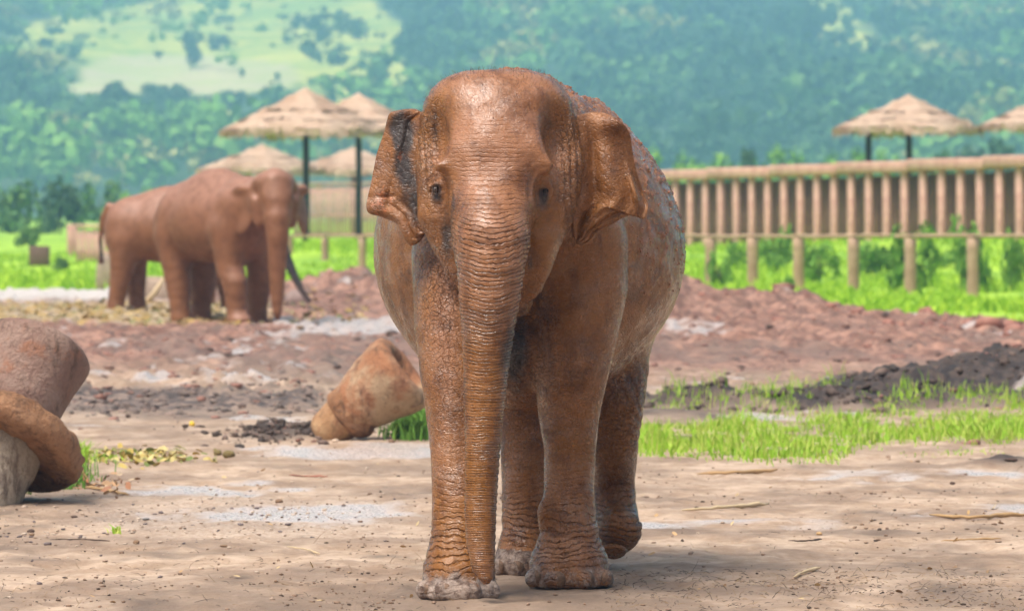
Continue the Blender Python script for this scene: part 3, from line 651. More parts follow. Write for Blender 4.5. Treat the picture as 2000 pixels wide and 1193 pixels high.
    r = m.ramp(nB, .3, .7, .62, .85); nd = m.n('ShaderNodeMix', data_type='FLOAT'); m.put(nd, 0, wet_sheen); m.put(nd, 2, r); m.put(nd, 3, m.ramp(nC, .35, .65, .16, .36)); r = nd.outputs[0]
    g_ = m.math('MAXIMUM', r, m.math('MULTIPLY', m.attr('grass'), .85)); m.rough(g_)
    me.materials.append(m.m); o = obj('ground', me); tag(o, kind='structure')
    return A, u, v
build_ground()

# haze: one closed box of even pale air
bx, bf = box(-5000, 5000, -80, 5900, -1.5, 440); hz = mesh_np('haze', bx, bf, None, False)
hm = bpy.data.materials.new('haze_air'); hm.use_nodes = True; ht = hm.node_tree; ht.nodes.remove(ht.nodes['Principled BSDF'])
pv = ht.nodes.new('ShaderNodeVolumePrincipled'); pv.inputs['Color'].default_value = (.33, .65, 1.0, 1); pv.inputs['Density'].default_value = .00050; pv.inputs['Anisotropy'].default_value = 0.0
ht.links.new(pv.outputs[0], ht.nodes['Material Output'].inputs['Volume']); hz.materials.append(hm); tag(obj('haze', hz), kind='stuff')

build_near_elephant()

# ------------------------------------------------------------------ trees
def leaf_material(name, cols, rnd=True):
    m = M(name, .75, .25); n = m.noise(.25 if rnd else 1.0, 3, .6); c = m.mix(m.ramp(n, .35, .65), cols[0], cols[1])
    g = m.n('ShaderNodeNewGeometry').outputs['Random Per Island']; c = m.mix(m.ramp(g, .4, 1, 0, .8, False), c, cols[2]); m.base(c)
    m.b.inputs['Subsurface Weight'].default_value = 0
    return m.m
LEAF = dict(dark=leaf_material('dark_foliage', ((.016, .052, .028), (.032, .085, .035), (.08, .15, .05))), mid=leaf_material('green_foliage', ((.045, .125, .04), (.10, .22, .055), (.19, .32, .07))),
            light=leaf_material('bright_foliage', ((.10, .25, .03), (.16, .34, .045), (.26, .44, .07))), yellow=leaf_material('yellowish_foliage', ((.20, .24, .05), (.32, .33, .08), (.48, .44, .15))))
BARK = simple('bark', (.10, .075, .055), .9)
def crown_cards(n, blobs, size, rg, up=.35):
    """leaf-clump quads spread through lumpy blobs; blobs rows: x,y,z,r,rz"""
    b = blobs[rg.integers(0, len(blobs), n)]; d = rg.normal(0, 1, (n, 3)); d /= np.linalg.norm(d, axis=1)[:, None]; rr = rg.uniform(.55, 1.05, n)[:, None]
    P = b[:, :3]+d*rr*np.stack([b[:, 3], b[:, 3], b[:, 4]], 1); N = d+rg.normal(0, .45, (n, 3))+[0, 0, up]; N /= np.linalg.norm(N, axis=1)[:, None]
    A = np.cross(N, rg.normal(0, 1, (n, 3))); A /= np.linalg.norm(A, axis=1)[:, None]; B = np.cross(N, A); s = (size*rg.uniform(.6, 1.3, n))[:, None]
    V = np.stack([P-A*s-B*s*.7, P+A*s-B*s*.6, P+A*s*.8+B*s*.7, P-A*s*.7+B*s*.8], 1).reshape(-1, 3); return V, np.arange(4*n).reshape(-1, 4)
def tree_proto(seed, kind='round', n=520, size=.05):
    rg = np.random.default_rng(seed); nb = 11
    if kind == 'round': bl = np.stack([rg.uniform(-.32, .32, nb), rg.uniform(-.32, .32, nb), rg.uniform(.38, .82, nb), rg.uniform(.13, .24, nb), rg.uniform(.11, .19, nb)], 1)
    elif kind == 'tall': bl = np.stack([rg.uniform(-.17, .17, nb), rg.uniform(-.17, .17, nb), np.linspace(.25, .88, nb), rg.uniform(.12, .2, nb), rg.uniform(.1, .16, nb)], 1)
    else: bl = np.stack([rg.uniform(-.6, .6, nb), rg.uniform(-.4, .4, nb), rg.uniform(.12, .72, nb), rg.uniform(.2, .32, nb), rg.uniform(.16, .27, nb)], 1)
    crown = crown_cards(n, bl, size, rg); parts = [tube([(0, 0, -.04), (.01, 0, .2), (-.01, .01, .4), (0, 0, .6)], [.032, .025, .018, .008], 7)]
    for i in range(5):
        b = bl[i]; z0 = rg.uniform(.18, .4); parts.append(tube([(0, 0, z0), (b[0]*.5, b[1]*.5, (z0+b[2])/2+.02), (b[0]*.95, b[1]*.95, b[2])], [.014, .009, .004], 5, False))
    return crown, join(parts)
PROTO = {}
def tree(px, pbase, wpx, hpx, kind, leaf, label, name='tree', group=None, cat='tree', Y=None, n=620):
    p = ray_ground(px, pbase) if Y is None else np.array([(px-CX)/F*Y, Y, ground_h((px-CX)/F*Y, Y, False)])
    Yd = p[1]; h = hpx/F*Yd; w = wpx/F*Yd
    if Y is not None: h = (CY-(pbase-hpx))/F*Yd+CH-p[2]
    seed = rng.integers(0, 4); key = (kind, int(seed), leaf)
    if key not in PROTO:
        (cv, cf), (tv, tf) = tree_proto(int(seed)*7+{'round': 1, 'tall': 2, 'bush': 3}[kind], kind, n, .042 if kind != 'bush' else .05)
        PROTO[key] = (mesh_np('crown', cv, cf, LEAF[leaf], False), mesh_np('trunk', tv, tf, BARK))
    cm, tm = PROTO[key]; r = empty(name, p, rng.uniform(0, 6.28), label, cat, group)
    wn_ = {'round': 1.0, 'tall': .65, 'bush': 1.7}[kind]; r.scale = (w/wn_, w/wn_, h)
    obj('crown', cm, r); obj('trunk', tm, r); return r
T = [ # px, base py, width px, height px, shape, leaf, label
 (374, 136, 52, 76, 'tall', 'dark', 'dark tree standing alone in the middle of the pale hill field'),
 (310, 120, 22, 24, 'round', 'mid', 'small round tree on the pale field edge, left of the dark lone tree'),
 (472, 152, 14, 20, 'tall', 'mid', 'tiny slender tree on the right half of the pale hill field'),
 (541, 160, 14, 18, 'tall', 'mid', 'tiny dark tree near the right corner of the pale hill field'),
 (430, 100, 70, 40, 'bush', 'dark', 'wide dark tree right of the lone tree in the pale field'),
 (135, 118, 80, 42, 'bush', 'mid', 'wide low tree clump on the bright green slope left of the pale field'),
 (20, 230, 110, 130, 'round', 'dark', 'big dark tree at the left edge of the picture, halfway up'),
 (85, 250, 70, 75, 'round', 'dark', 'dark round tree right of the big tree at the left edge'),
 (165, 300, 120, 135, 'round', 'mid', 'tall spreading tree below the left corner of the pale field'),
 (228, 290, 90, 130, 'tall', 'dark', 'narrow dark tree touching the lower edge of the pale field on the left'),
 (325, 235, 105, 82, 'round', 'dark', 'round dark tree directly under the middle of the pale hill field'),
 (398, 240, 60, 60, 'round', 'yellow', 'pale yellowish tree between two dark trees under the pale hill field'),
 (452, 235, 66, 62, 'round', 'dark', 'blue-green round tree under the right part of the pale field'),
 (515, 212, 24, 38, 'tall', 'mid', 'slim tree just left of the tallest thatched parasol peak'),
 (60, 330, 150, 90, 'round', 'dark', 'broad dark tree low on the left above the bush row'),
 (250, 338, 170, 150, 'round', 'mid', 'very broad hazy green tree above the rumps of the distant elephants'),
 (330, 345, 90, 70, 'bush', 'mid', 'wide leafy tree left of the lower thatched parasol'),
 (420, 300, 80, 50, 'bush', 'yellow', 'yellow-green bushy tree just above the lower left thatched parasol'),
 (1560, 125, 110, 130, 'round', 'dark', 'tall dark tree left of the bright clearing at the top right'),
 (1655, 75, 36, 48, 'tall', 'mid', 'small tree standing inside the bright hill clearing'),
 (1735, 100, 80, 105, 'round', 'dark', 'dark tree on the right side of the bright hill clearing at the top'),
 (1800, 110, 70, 60, 'round', 'yellow', 'pale rounded tree high above the right thatched parasol'),
 (1600, 240, 130, 125, 'round', 'mid', 'hazy rounded tree left of and above the right thatched parasol'),
 (1788, 215, 130, 112, 'round', 'yellow', 'pale yellow-topped tree rising right behind the peak of the right parasol'),
 (1880, 200, 70, 60, 'round', 'yellow', 'smaller yellowish tree between the two right parasols, up the slope'),
 (1940, 250, 130, 150, 'round', 'dark', 'big dark tree above the gap between the two right parasols'),
 (1995, 130, 70, 110, 'tall', 'dark', 'dark tree in the top right corner of the picture'),
 (1250, 280, 90, 100, 'round', 'mid', 'hazy tree just right of the near elephant head'),
 (1560, 290, 80, 60, 'round', 'dark', 'dull bluish rounded tree left of the right parasol eave'),
 (1440, 230, 100, 80, 'round', 'mid', 'soft hazy tree in the middle of the wooded slope right of the elephant'),
]
for i, t in enumerate(T): tree(*t, n=700)
NB = [ # nearer trees and bushes: px, base, w, h, Y
 (30, 425, 150, 88, 330, 'bush', 'mid', 'dark green rounded bush at the left edge above the meadow'),
 (118, 425, 120, 95, 320, 'bush', 'dark', 'dark bush second from the left edge above the meadow'),
 (195, 425, 110, 84, 340, 'bush', 'mid', 'leafy bush just left of the rearmost elephant rump'),
 (262, 425, 110, 70, 380, 'bush', 'light', 'light green bush behind the back of the left rear elephant'),
 (345, 425, 120, 62, 380, 'bush', 'mid', 'green bush behind the backs of the two distant elephants'),
 (660, 420, 150, 72, 420, 'bush', 'light', 'light bush seen beneath the left parasols'),
 (1290, 400, 110, 128, 440, 'bush', 'light', 'bright green tree right beside the near elephant back'),
 (1370, 400, 110, 122, 430, 'bush', 'light', 'bright green tree second from the elephant above the palisade'),
 (1445, 400, 100, 112, 450, 'bush', 'light', 'bright green tree above the middle of the palisade'),
 (1520, 400, 100, 134, 420, 'bush', 'light', 'tallest bright green tree above the palisade, left of the parasol'),
 (1600, 400, 110, 108, 440, 'bush', 'light', 'green tree under the left eave of the right parasol'),
 (1660, 400, 80, 130, 420, 'bush', 'light', 'bright tree between the parasol posts and its left eave'),
 (1738, 400, 60, 128, 430, 'bush', 'light', 'light tree seen between the two right parasol posts'),
 (1820, 400, 100, 125, 410, 'bush', 'mid', 'rounded green tree right of the parasol posts'),
 (1900, 400, 110, 150, 480, 'bush', 'dark', 'dark teal tree under the meeting eaves of the right parasols'),
 (1975, 400, 110, 140, 470, 'bush', 'dark', 'dark teal tree at the right edge above the palisade'),
 (1462, 410, 34, 125, 380, 'tall', 'dark', 'thin dark tree with a narrow crown above the palisade'),
 (60, 460, 60, 32, 210, 'bush', 'mid', 'small shrub on the left meadow above the brown box'),
 (120, 525, 44, 30, 135, 'bush', 'mid', 'small shrub beside the short fence on the left meadow'),
]
for t in NB: tree(t[0], t[1], t[2]*(1.5 if t[5] == 'bush' and t[0] > 1200 else 1.15), t[3], t[5], t[6], t[7], 'tree' if 'tree' in t[7] else 'shrub', None, 'tree' if 'tree' in t[7] else 'bush', Y=t[4], n=900)
# the far-off wood that reads as one mass
def far_wood():
    rg = np.random.default_rng(5); n = 26000; u = rg.uniform(-500, 2500, n); y = rg.uniform(1060, 2900, n); x = (u-CX)/F*y; z = ground_h(x, y, False)
    hv = CY-(z-CH)/y*F; hu = u; nn = 22*fbm(x/60, y/90, None, 3, 95)
    lo = np.interp(hu, [-200, 0, 150, 350, 560, 640, 760], [120, 108, 100, 108, 130, 190, 210]); up = np.interp(hu, [-200, 0, 150, 300, 450, 560, 700, 820], [75, 78, 30, -10, -40, -30, -10, 70])
    openp = np.clip(sm(hv+nn, up-8, up+8)*sm(-(hv+nn*.5), -lo-60, -lo)*(hu < 800), 0, 1)*.955
    fld = (hv > 98)*(hv < 196)*(hu > 110)*(hu < 600)*(hu > 205-1.1*(hv-105))
    clr = np.exp(-((hu+nn-1630)/75)**4-((hv-40)/62)**4)+.8*np.exp(-((hu-1680)/60)**2-((hv-105)/26)**2)
    p = 1-np.clip(openp+fld+clr, 0, 1); keep = (rg.random(n) < p)*(hv > -60)*(rg.random(n) < .21*(y/1500)**1.3*.8); wv = 8+11*rg.random(n)**1.6; hv_ = wv*rg.uniform(.75, 1.2, n); top_ = hv-hv_*F/y; keep &= ~((hu > 100)*(hu < 620)*(hv > 90)*(top_ < 172)*(rg.random(n) < .985)); x, y, z, wv, hv_ = x[keep], y[keep], z[keep], wv[keep], hv_[keep]; k = len(x)
    nx = 1500; u2 = rg.uniform(-100, 820, nx); y2 = rg.uniform(1500, 2700, nx); x2 = (u2-CX)/F*y2; z2 = ground_h(x2, y2, False); hv2 = CY-(z2-CH)/y2*F; n4 = fbm(x2/40, y2/60, None, 2, 97); kk = (rg.random(nx) < np.where((hv2 > 96)*(hv2 < 196)*(u2 < 600)*(u2 > 120), .03, .5))*(n4 > -.05)*(hv2 < 200)
    x = np.r_[x, x2[kk]]; y = np.r_[y, y2[kk]]; z = np.r_[z, z2[kk]]; s2 = 2.5+5*rg.random(kk.sum())**2; wv = np.r_[wv, s2]; hv_ = np.r_[hv_, s2*.8]; k = len(x)
    protos = []
    for s in range(8):
        r2 = np.random.default_rng(s+50); nb = 7; bl = np.stack([r2.uniform(-.34, .34, nb), r2.uniform(-.34, .34, nb), r2.uniform(.35, .8, nb), r2.uniform(.15, .27, nb), r2.uniform(.12, .2, nb)], 1); protos.append(crown_cards(110, bl, .075, r2)[0])
    V = {0: [], 1: [], 2: [], 3: []}; ty = rg.choice(3, k, p=[.46, .46, .08]); cl = 1.5*fbm(x/46, y/120, None, 2, 33)+.5*fbm(x/14, y/30, None, 2, 34); rr_ = rg.random(k); ty = np.where(cl > .34, np.where(rr_ < .35, 2, 3), np.where(cl > -.02, 1, np.where(cl < -.10, 0, ty)))  # foliage tones clustered to paint shadowed clumps and lit bands
    w = wv; h = hv_; a = rg.uniform(0, 6.28, k)
    for i in range(k):
        c, s = math.cos(a[i]), math.sin(a[i]); P = protos[i % 8]; V[int(ty[i])].append(np.stack([(P[:, 0]*c-P[:, 1]*s)*w[i]+x[i], (P[:, 0]*s+P[:, 1]*c)*w[i]+y[i], P[:, 2]*h[i]+z[i]], 1))
    vs = []; mi = []
    for j in range(4):
        vj = np.vstack(V[j]); vs.append(vj); mi.append(np.full(len(vj)//4, j))
    v = np.vstack(vs); me = mesh_np('distant_wood', v, np.arange(len(v)).reshape(-1, 4), None, False)
    for q in ('dark', 'mid', 'yellow', 'light'): me.materials.append(LEAF[q])
    me.polygons.foreach_set('material_index', np.concatenate(mi).astype(np.int32)); tag(obj('distant_wood', me), kind='stuff'); return k
print('wood', far_wood())
# ------------------------------------------------------------------ fences
def conc(name, c1, c2, sc_=3., rough=.85):
    m = M(name, rough, .3); n = m.noise(sc_, 6, .65); n2 = m.noise(sc_*9, 4, .6); c = m.mix(m.ramp(n, .35, .65), c1, c2); c = m.mix(m.ramp(n2, .45, .7, 0, .35), c, tuple(x*.5 for x in c1)); r_ = m.rnd()
    c = m.mix(m.ramp(r_, 0, 1, 0, .35, False), c, tuple(x*.72 for x in c2)); m.base(c); m.bump(n2, .01, .5); return m.m
FENCE = conc('weathered_fence_concrete', (.54, .28, .23), (.70, .42, .355)); FBACK = conc('fence_back_boards', (.24, .12, .085), (.32, .17, .125))
POST = conc('weathered_post', (.36, .235, .155), (.48, .33, .23)); SLAT = conc('fence_slat', (.60, .34, .28), (.76, .48, .41))
def gz(x, y): return float(ground_h(x, y, False))
def palisade():
    a = np.array([14.75, 137.7]); d = np.array([-.3404, .9403]); nrm = np.array([-d[1], d[0]])*-1; root = empty('palisade_fence', (a[0], a[1], 0), math.atan2(d[1], d[0]), 'long brown palisade of square pillars under a heavy top beam, right of the elephant', 'fence')
    ln = 1.27; pm = mesh_np('pillar', *box(-.175, .175, -.06, .06, -3.4, 0, .012), FENCE, False)
    for i in range(30):
        s = i*ln; p = a+d*s; step = i//4; zt = 3.22-.046*step-.0
        o = obj('pillar', pm, root, (s, 0, zt-.31+rng.uniform(-.01, .01))); o.rotation_euler = (0, rng.uniform(-.008, .008), 0)
    for k in range(8):
        s0 = k*4*ln-.55; zt = 3.22-.046*k; v, f = box(s0, s0+4*ln-.02, -.72, .2, zt-.32, zt, .015); obj('top_beam', mesh_np('top_beam', v, f, FENCE, False), root)
        for j in range(3):
            w = 4*ln/3; v, f = box(s0+j*w, s0+(j+1)*w-.03, -.62, -.54, .2, zt-.42); obj('back_board', mesh_np('back_board', v, f, FBACK, False), root)
    v, f = box(-.6, 30*ln, -.66, -.16, 2.95-.4, 2.97-.4); 
palisade()
def rail_fence():
    pts = [(2130, 97.5)]+[(1900, 102.2), (1778, 105), (1667, 107.8), (1560, 110.6), (1470, 113), (1388, 115.2), (1305, 117.6), (1225, 120), (1145, 121.8), (1065, 123.5), (985, 125), (900, 126.5), (800, 127.6), (708, 129), (635, 136), (566, 141)]
    root = empty('rail_fence', (0, 0, 0), 0, 'low fence of thick round posts joined by one thin rail across the bright grass', 'fence'); P = []
    for px, Y in pts:
        x = (px-CX)/F*Y; z = gz(x, Y); P.append((x, Y, CH-57/F*Y)); rr = .125 if px > 1000 else .10
        zs = np.linspace(-.25, P[-1][2]-z-.03, 7); v, f = tube([(rng.normal(0, .006), rng.normal(0, .006), q) for q in zs], [rr*(1+rng.normal(0, .025)) for _ in zs], 12)
        v = v+[0, 0, 0]; o = obj('post', mesh_np('post', v, f, POST), root, (x, Y, z))
    for i in range(len(P)-1):
        a, b = np.array(P[i]), np.array(P[i+1]); a = a+(a-b)*.03; ts = np.linspace(0, 1, 6); pp = [a+(b-a)*t+[0, 0, .02+.02*math.sin(t*3.1)*rng.uniform(-1, 1)] for t in ts]
        v, f = tube(pp, .038+.004*(i % 2), 8); obj('rail', mesh_np('rail', v, f, POST), root)
rail_fence()
def slat_fence(u0, Y0, u1, Y1, ztop, step, label, hgt):
    a = np.array([(u0-CX)/F*Y0, Y0]); b = np.array([(u1-CX)/F*Y1, Y1]); L = np.linalg.norm(b-a); d = (b-a)/L; n = int(L/step); base = gz(*a)
    root = empty('slat_fence', (a[0], a[1], 0), math.atan2(d[1], d[0]), label, 'fence'); me = mesh_np('slat', *box(-step*.19, step*.19, -.025, .025, -hgt, 0), SLAT, False)
    for i in range(n): o = obj('slat', me, root, (i*step, rng.uniform(-.012, .012), ztop+rng.uniform(-.05, .05))); o.rotation_euler = (0, rng.uniform(-.01, .01), 0)
    for zz in (ztop-.22, ztop-hgt*.55, ztop-hgt+.25): v, f = box(-.1, L+.1, .025, .10, zz-.06, zz+.06); obj('crossbar', mesh_np('crossbar', v, f, SLAT, False), root)
    v, f = box(-.1, L+.1, -.09, .14, ztop+.055, ztop+.14, .01); obj('cap_rail', mesh_np('cap_rail', v, f, FENCE, False), root)
slat_fence(575, 222, 850, 205, 2.72, .40, 'far picket fence of narrow upright slats beneath the left thatched parasols', 2.3)
slat_fence(152, 152, 214, 149, 1.15, .30, 'short low slatted fence standing in grass behind the left rear elephant rump', 1.25)
x, y, z = ray_ground(141, 500); v, f = box(-.16, .16, -.16, .16, -.2, 1.05, .02); tag(obj('gate_post', mesh_np('gate_post', v, f, FENCE, False), None, (x, y, z)), 'single square brown post at the left end of the short slatted fence', 'post')
# ------------------------------------------------------------------ thatched parasols
def straw():
    m = M('straw_thatch', .85, .3); w = m.noise(5, 5, .65, m.co((7, 7, .8))); n = m.noise(1.2, 4, .6)
    c = m.mix(m.ramp(w, .35, .65), (.46, .32, .22), (.68, .52, .40)); c = m.mix(m.ramp(n, .4, .68, 0, .6), c, (.36, .21, .13)); m.base(c); m.bump(w, .05, .7); return m.m
STRAW = straw(); DARKW = simple('dark_post_wood', (.035, .028, .025), .8)
def parasol(px, Y, apex_y, eave_y, halfw, rot, label, poles=((0, 0),), seed=0):
    rg = np.random.default_rng(seed); x = (px-CX)/F*Y; z0 = gz(x, Y); za = CH-(apex_y-CY)/F*Y-z0; ze = CH-(eave_y-CY)/F*Y-z0
    root = empty('thatched_parasol', (x, Y, z0), 0, label, 'parasol', 'thatched parasols'); nr, nc = 15, 49; V = []
    for i in range(nr):
        t = i/(nr-1)
        for j in range(nc):
            a = j/(nc-1)*2*math.pi+rot; k = (a-rot+math.pi/4) % (math.pi/2)-math.pi/4; sq = 1/(abs(math.cos(k))+abs(math.sin(k)))   # diamond outline with corners at rot
            rr = halfw*t*(sq*.9+.1)*(1+.03*math.sin(j*5.1+i)); zz = za+(ze-za)*(t**.93)-.10*math.sin(math.pi*t)*.6+.035*math.sin(i*2.2+j*.9)*t-.10*(t > .98)*abs(math.sin(j*1.7))-.16*t**3*(1-abs(math.tan(k)))
            zz += (.05 if i % 4 == 3 else 0); V.append((rr*math.cos(a), rr*math.sin(a), zz))
    V = np.array(V); q = quad_grid(nr, nc)[:, ::-1]; lo = V.copy(); lo[:, 2] -= .16; n = len(V); edge = np.arange((nr-1)*nc, nr*nc); es = np.stack([edge[:-1], edge[1:], edge[1:]+n, edge[:-1]+n], 1)
    roof = obj('thatch_roof', mesh_np('thatch_roof', np.vstack([V, lo]), [q, q[:, ::-1]+n, es], STRAW), root)
    L = []
    for t_, cnt in ((.5, 130), (.76, 200), (1.0, 420)):
        for _ in range(cnt):
            a = rg.uniform(0, 2*math.pi); k = (a-rot+math.pi/4) % (math.pi/2)-math.pi/4; sq = (1/(abs(math.cos(k))+abs(math.sin(k))))*.9+.1; r = halfw*t_*sq; zb = za+(ze-za)*(t_**.93)-.16*t_**3*(1-abs(math.tan(k)))+.04-(.06*math.sin(math.pi*t_)); l = rg.uniform(.15, .42)*(1 if t_ == 1 else .8); w = rg.uniform(.03, .07)
            c, s = math.cos(a), math.sin(a); tx, ty = -s*w, c*w; o = .10*(1 if t_ == 1 else 2.2); L.append((np.array([(r*c-tx-c*.1, r*s-ty-s*.1, zb+.03), (r*c+tx-c*.1, r*s+ty-s*.1, zb+.03), ((r+o)*c+tx*.6, (r+o)*s+ty*.6, zb-l*(1 if t_ == 1 else .35)), ((r+o)*c-tx*.4, (r+o)*s-ty*.4, zb-l*(1.05 if t_ == 1 else .4))]), np.array([[0, 1, 2, 3]])))
    v, f = join(L); h = obj('straw_fringe', mesh_np('straw_fringe', v, f, STRAW, False), root); tag(h, kind='stuff')
    for dx, dy in poles:
        v, f = tube([(dx, dy, -.3), (dx+.02, dy, 1.5), (dx, dy, (ze if dx else za)-.25)], [.13, .12, .11], 10); obj('pole', mesh_np('pole', v, f, DARKW), root)
    for i in range(4):
        a = rot+i*math.pi/2; v, f = tube([(0, 0, ze-.35), (halfw*.45*math.cos(a), halfw*.45*math.sin(a), ze+.22*(za-ze))], [.06, .05], 6); obj('brace', mesh_np('brace', v, f, DARKW), root)
parasol(597, 175, 170, 246, 2.98, R(198), 'largest thatched parasol at the left, highest peak above the distant elephants', seed=1)
parasol(700, 187, 181, 243, 2.95, R(210), 'thatched parasol half hidden between the tallest left parasol and the near elephant', seed=2)
parasol(512, 228, 281, 324, 2.95, R(195), 'lower thatched parasol farther off, left one just above the distant elephants', seed=3)
parasol(690, 232, 287, 326, 2.9, R(188), 'low far thatched parasol behind the pole of the second left parasol', seed=4)
parasol(1775, 180, 184, 242, 2.85, R(200), 'thatched parasol on two dark posts above the palisade on the right', poles=((0, 0), (-1.38, .6)), seed=5)
parasol(2062, 182, 177, 236, 2.8, R(192), 'thatched parasol cut off by the right edge of the picture', seed=6)
x, y, z = ray_ground(77, 522); v, f = box(-.27, .27, -.2, .2, -.05, .48, .02)
tag(obj('feed_box', mesh_np('feed_box', v, f, conc('box_brown', (.15, .09, .07), (.20, .125, .10)), False), None, (x, y, z+.1)), 'small brown box standing on the meadow at the far left', 'box')
# ------------------------------------------------------------------ stone blocks by the far pale strip
STONE = conc('dirty_stone', (.26, .195, .145), (.40, .31, .23), 2.)
def rock(name, loc, s, label, cat, mat, seed=0, amp=.16, group=None, sq=1.0):
    V, T_ = ICO2; V = V.copy(); 
    # one more subdivision by midpoint via cheap loop
    V = np.sign(V)*np.abs(V)**sq; V = V/np.max(np.abs(V))
    d = 1+amp*fbm(V[:, 0]*1.6+seed*3.1, V[:, 1]*1.6, V[:, 2]*1.6, 3, seed); V = V*d[:, None]*np.array(s); me = mesh_np(name, V, T_, mat); o = obj(name, me, None, loc)
    mod = o.modifiers.new('round', 'SUBSURF'); mod.levels = 1; mod.render_levels = 1
    return tag(o, label, cat, group)
x, y, z = ray_ground(212, 566); rock('stone_block', (x, y, z+.32), (.30, .3, .46), 'upright dark stone block behind the rump of the left rear elephant', 'stone', STONE, 3, .12, sq=.6)
x, y, z = ray_ground(290, 592); rock('stone_block', (x, y, z+.18), (.72, .35, .34), 'low wide stone slab between the hind legs of the left rear elephant', 'stone', STONE, 4, .12, sq=.55)
x, y, z = ray_ground(578, 598); rock('boulder', (x, y, z+.10), (.24, .2, .20), 'grey boulder on the red mud beside the distant elephant trunk tip', 'boulder', conc('grey_boulder', (.24, .17, .15), (.36, .27, .24)), 6, .2)
# ------------------------------------------------------------------ toppled turned posts
def clay(name, base, blot, blot2):
    m = M(name, .7, .4); n = m.noise(2.2, 6, .65, dist=.4); n2 = m.noise(6, 6, .7); n3 = m.noise(40, 4, .6); c = m.mix(m.ramp(n, .42, .58), base, blot); c = m.mix(m.ramp(n2, .52, .66, 0, .75), c, blot2); c = m.mix(m.ramp(n3, .5, .7, 0, .3), c, (.12, .07, .045)); n5 = m.noise(9, 7, .75, m.co((1, 1, .35))); c = m.mix(m.ramp(n5, .5, .66, 0, .7), c, (.10, .06, .04)); m.base(c); m.bump(n5, .05, .8); m.bump(m.noise(90, 5, .7), .012, .8); m.bump(n2, .05, .7); m.bump(n3, .02, .8); return m.m
CL_RED = clay('stained_clay', (.44, .20, .095), (.56, .40, .25), (.26, .11, .06)); CL_RUST = clay('rusty_rough_clay', (.34, .165, .075), (.42, .23, .12), (.14, .07, .04)); CL_PURP = clay('purplish_clay', (.29, .175, .135), (.38, .26, .205), (.36, .16, .085)); CL_PALE = clay('pale_grey_clay', (.44, .375, .29), (.52, .45, .35), (.24, .19, .165)); CL_OR = clay('orange_rim_clay', (.48, .27, .13), (.56, .36, .19), (.34, .15, .075)); HOLE = simple('dark_hollow', (.03, .018, .012), .95)
def lathe(axis0, axis, prof, name, mat, parent, seg=48, amp=.012, fr=5, seed=0, base=(0, 0, 0)):
    """prof: list (distance along axis, radius)"""
    ax = Vector(axis).normalized(); q = ax.to_track_quat('Z', 'Y').to_matrix(); Q_ = np.array(q); P = np.array(prof, float)
    d = np.r_[0, np.cumsum(np.linalg.norm(np.diff(P, axis=0), axis=1))]; t = np.linspace(0, d[-1], max(24, int(d[-1]/.02))); P = np.stack([np.interp(t, d, P[:, 0]), np.interp(t, d, P[:, 1])], 1)
    for _ in range(2): P[1:-1] = P[1:-1]*.5+(P[:-2]+P[2:])*.25
    a = np.linspace(0, 2*math.pi, seg+1); V = np.stack([P[:, 1][:, None]*np.cos(a), P[:, 1][:, None]*np.sin(a), P[:, 0][:, None]+0*a], -1).reshape(-1, 3)
    rr = np.hypot(V[:, 0], V[:, 1])+1e-6; nd = amp*fbm(V[:, 0]*fr, V[:, 1]*fr, V[:, 2]*fr, 4, seed)*2; V[:, 0] *= 1+nd/np.maximum(rr, .05); V[:, 1] *= 1+nd/np.maximum(rr, .05); V[:, 2] += nd*.5
    V = V@Q_.T+np.array(axis0); f = quad_grid(len(P), seg+1)[:, ::1]; me = mesh_np(name, V-np.array(base), f, mat); return obj(name, me, parent)
# left one
Y1 = 31.0; b0 = PX(10, 975, Y1); b0[2] = 0; root = empty('toppled_post', b0, 0, 'huge toppled clay post with rough rusty collar, cut off at the left picture edge', 'post')
A = np.array([.32, .46, .80]); A /= np.linalg.norm(A); c = PX(2, 846, Y1)
lathe(c-A*.62, A, [(-.1, .02), (-.1, .26), (.12, .28), (.38, .285), (.385, .30), (.56, .30)], 'foot', CL_PALE, root, 56, .006, 4, 1, b0)
lathe(c-A*.10, A, [(.02, .2), (-.01, .30), (-.02, .49), (.02, .53), (.13, .53), (.17, .48), (.19, .30)], 'collar', CL_RUST, root, 120, .015, 12, 2, b0)
lathe(c+A*.08, A, [(0, .27), (.10, .29), (.30, .31), (.50, .335), (.55, .33), (.57, .30), (.575, .01)], 'shaft', CL_PURP, root, 80, .007, 4, 3, b0)
# middle one
Y2 = 39.4; b1 = PX(650, 855, Y2); b1[2] = 0; root = empty('toppled_post', b1, 0, 'toppled orange-stained clay post lying left of the near elephant front leg', 'post')
A = np.array([.72, -.12, .57]); A /= np.linalg.norm(A); c = PX(642, 838, Y2)
lathe(c-A*.10, A, [(0, .01), (.0, .10), (.05, .15), (.16, .165), (.28, .185)], 'foot', CL_OR, root, 40, .010, 5, 5, b1)
lathe(c-A*.10, A, [(.22, .16), (.25, .205), (.31, .222), (.37, .215), (.42, .18)], 'collar', CL_RUST, root, 64, .022, 9, 6, b1)
lathe(c-A*.10, A, [(.30, .19), (.45, .24), (.62, .288), (.78, .325), (.85, .32), (.88, .275), (.88, .20), (.85, .17), (.74, .15), (.74, .01)], 'shaft', CL_RED, root, 72, .013, 5, 7, b1)
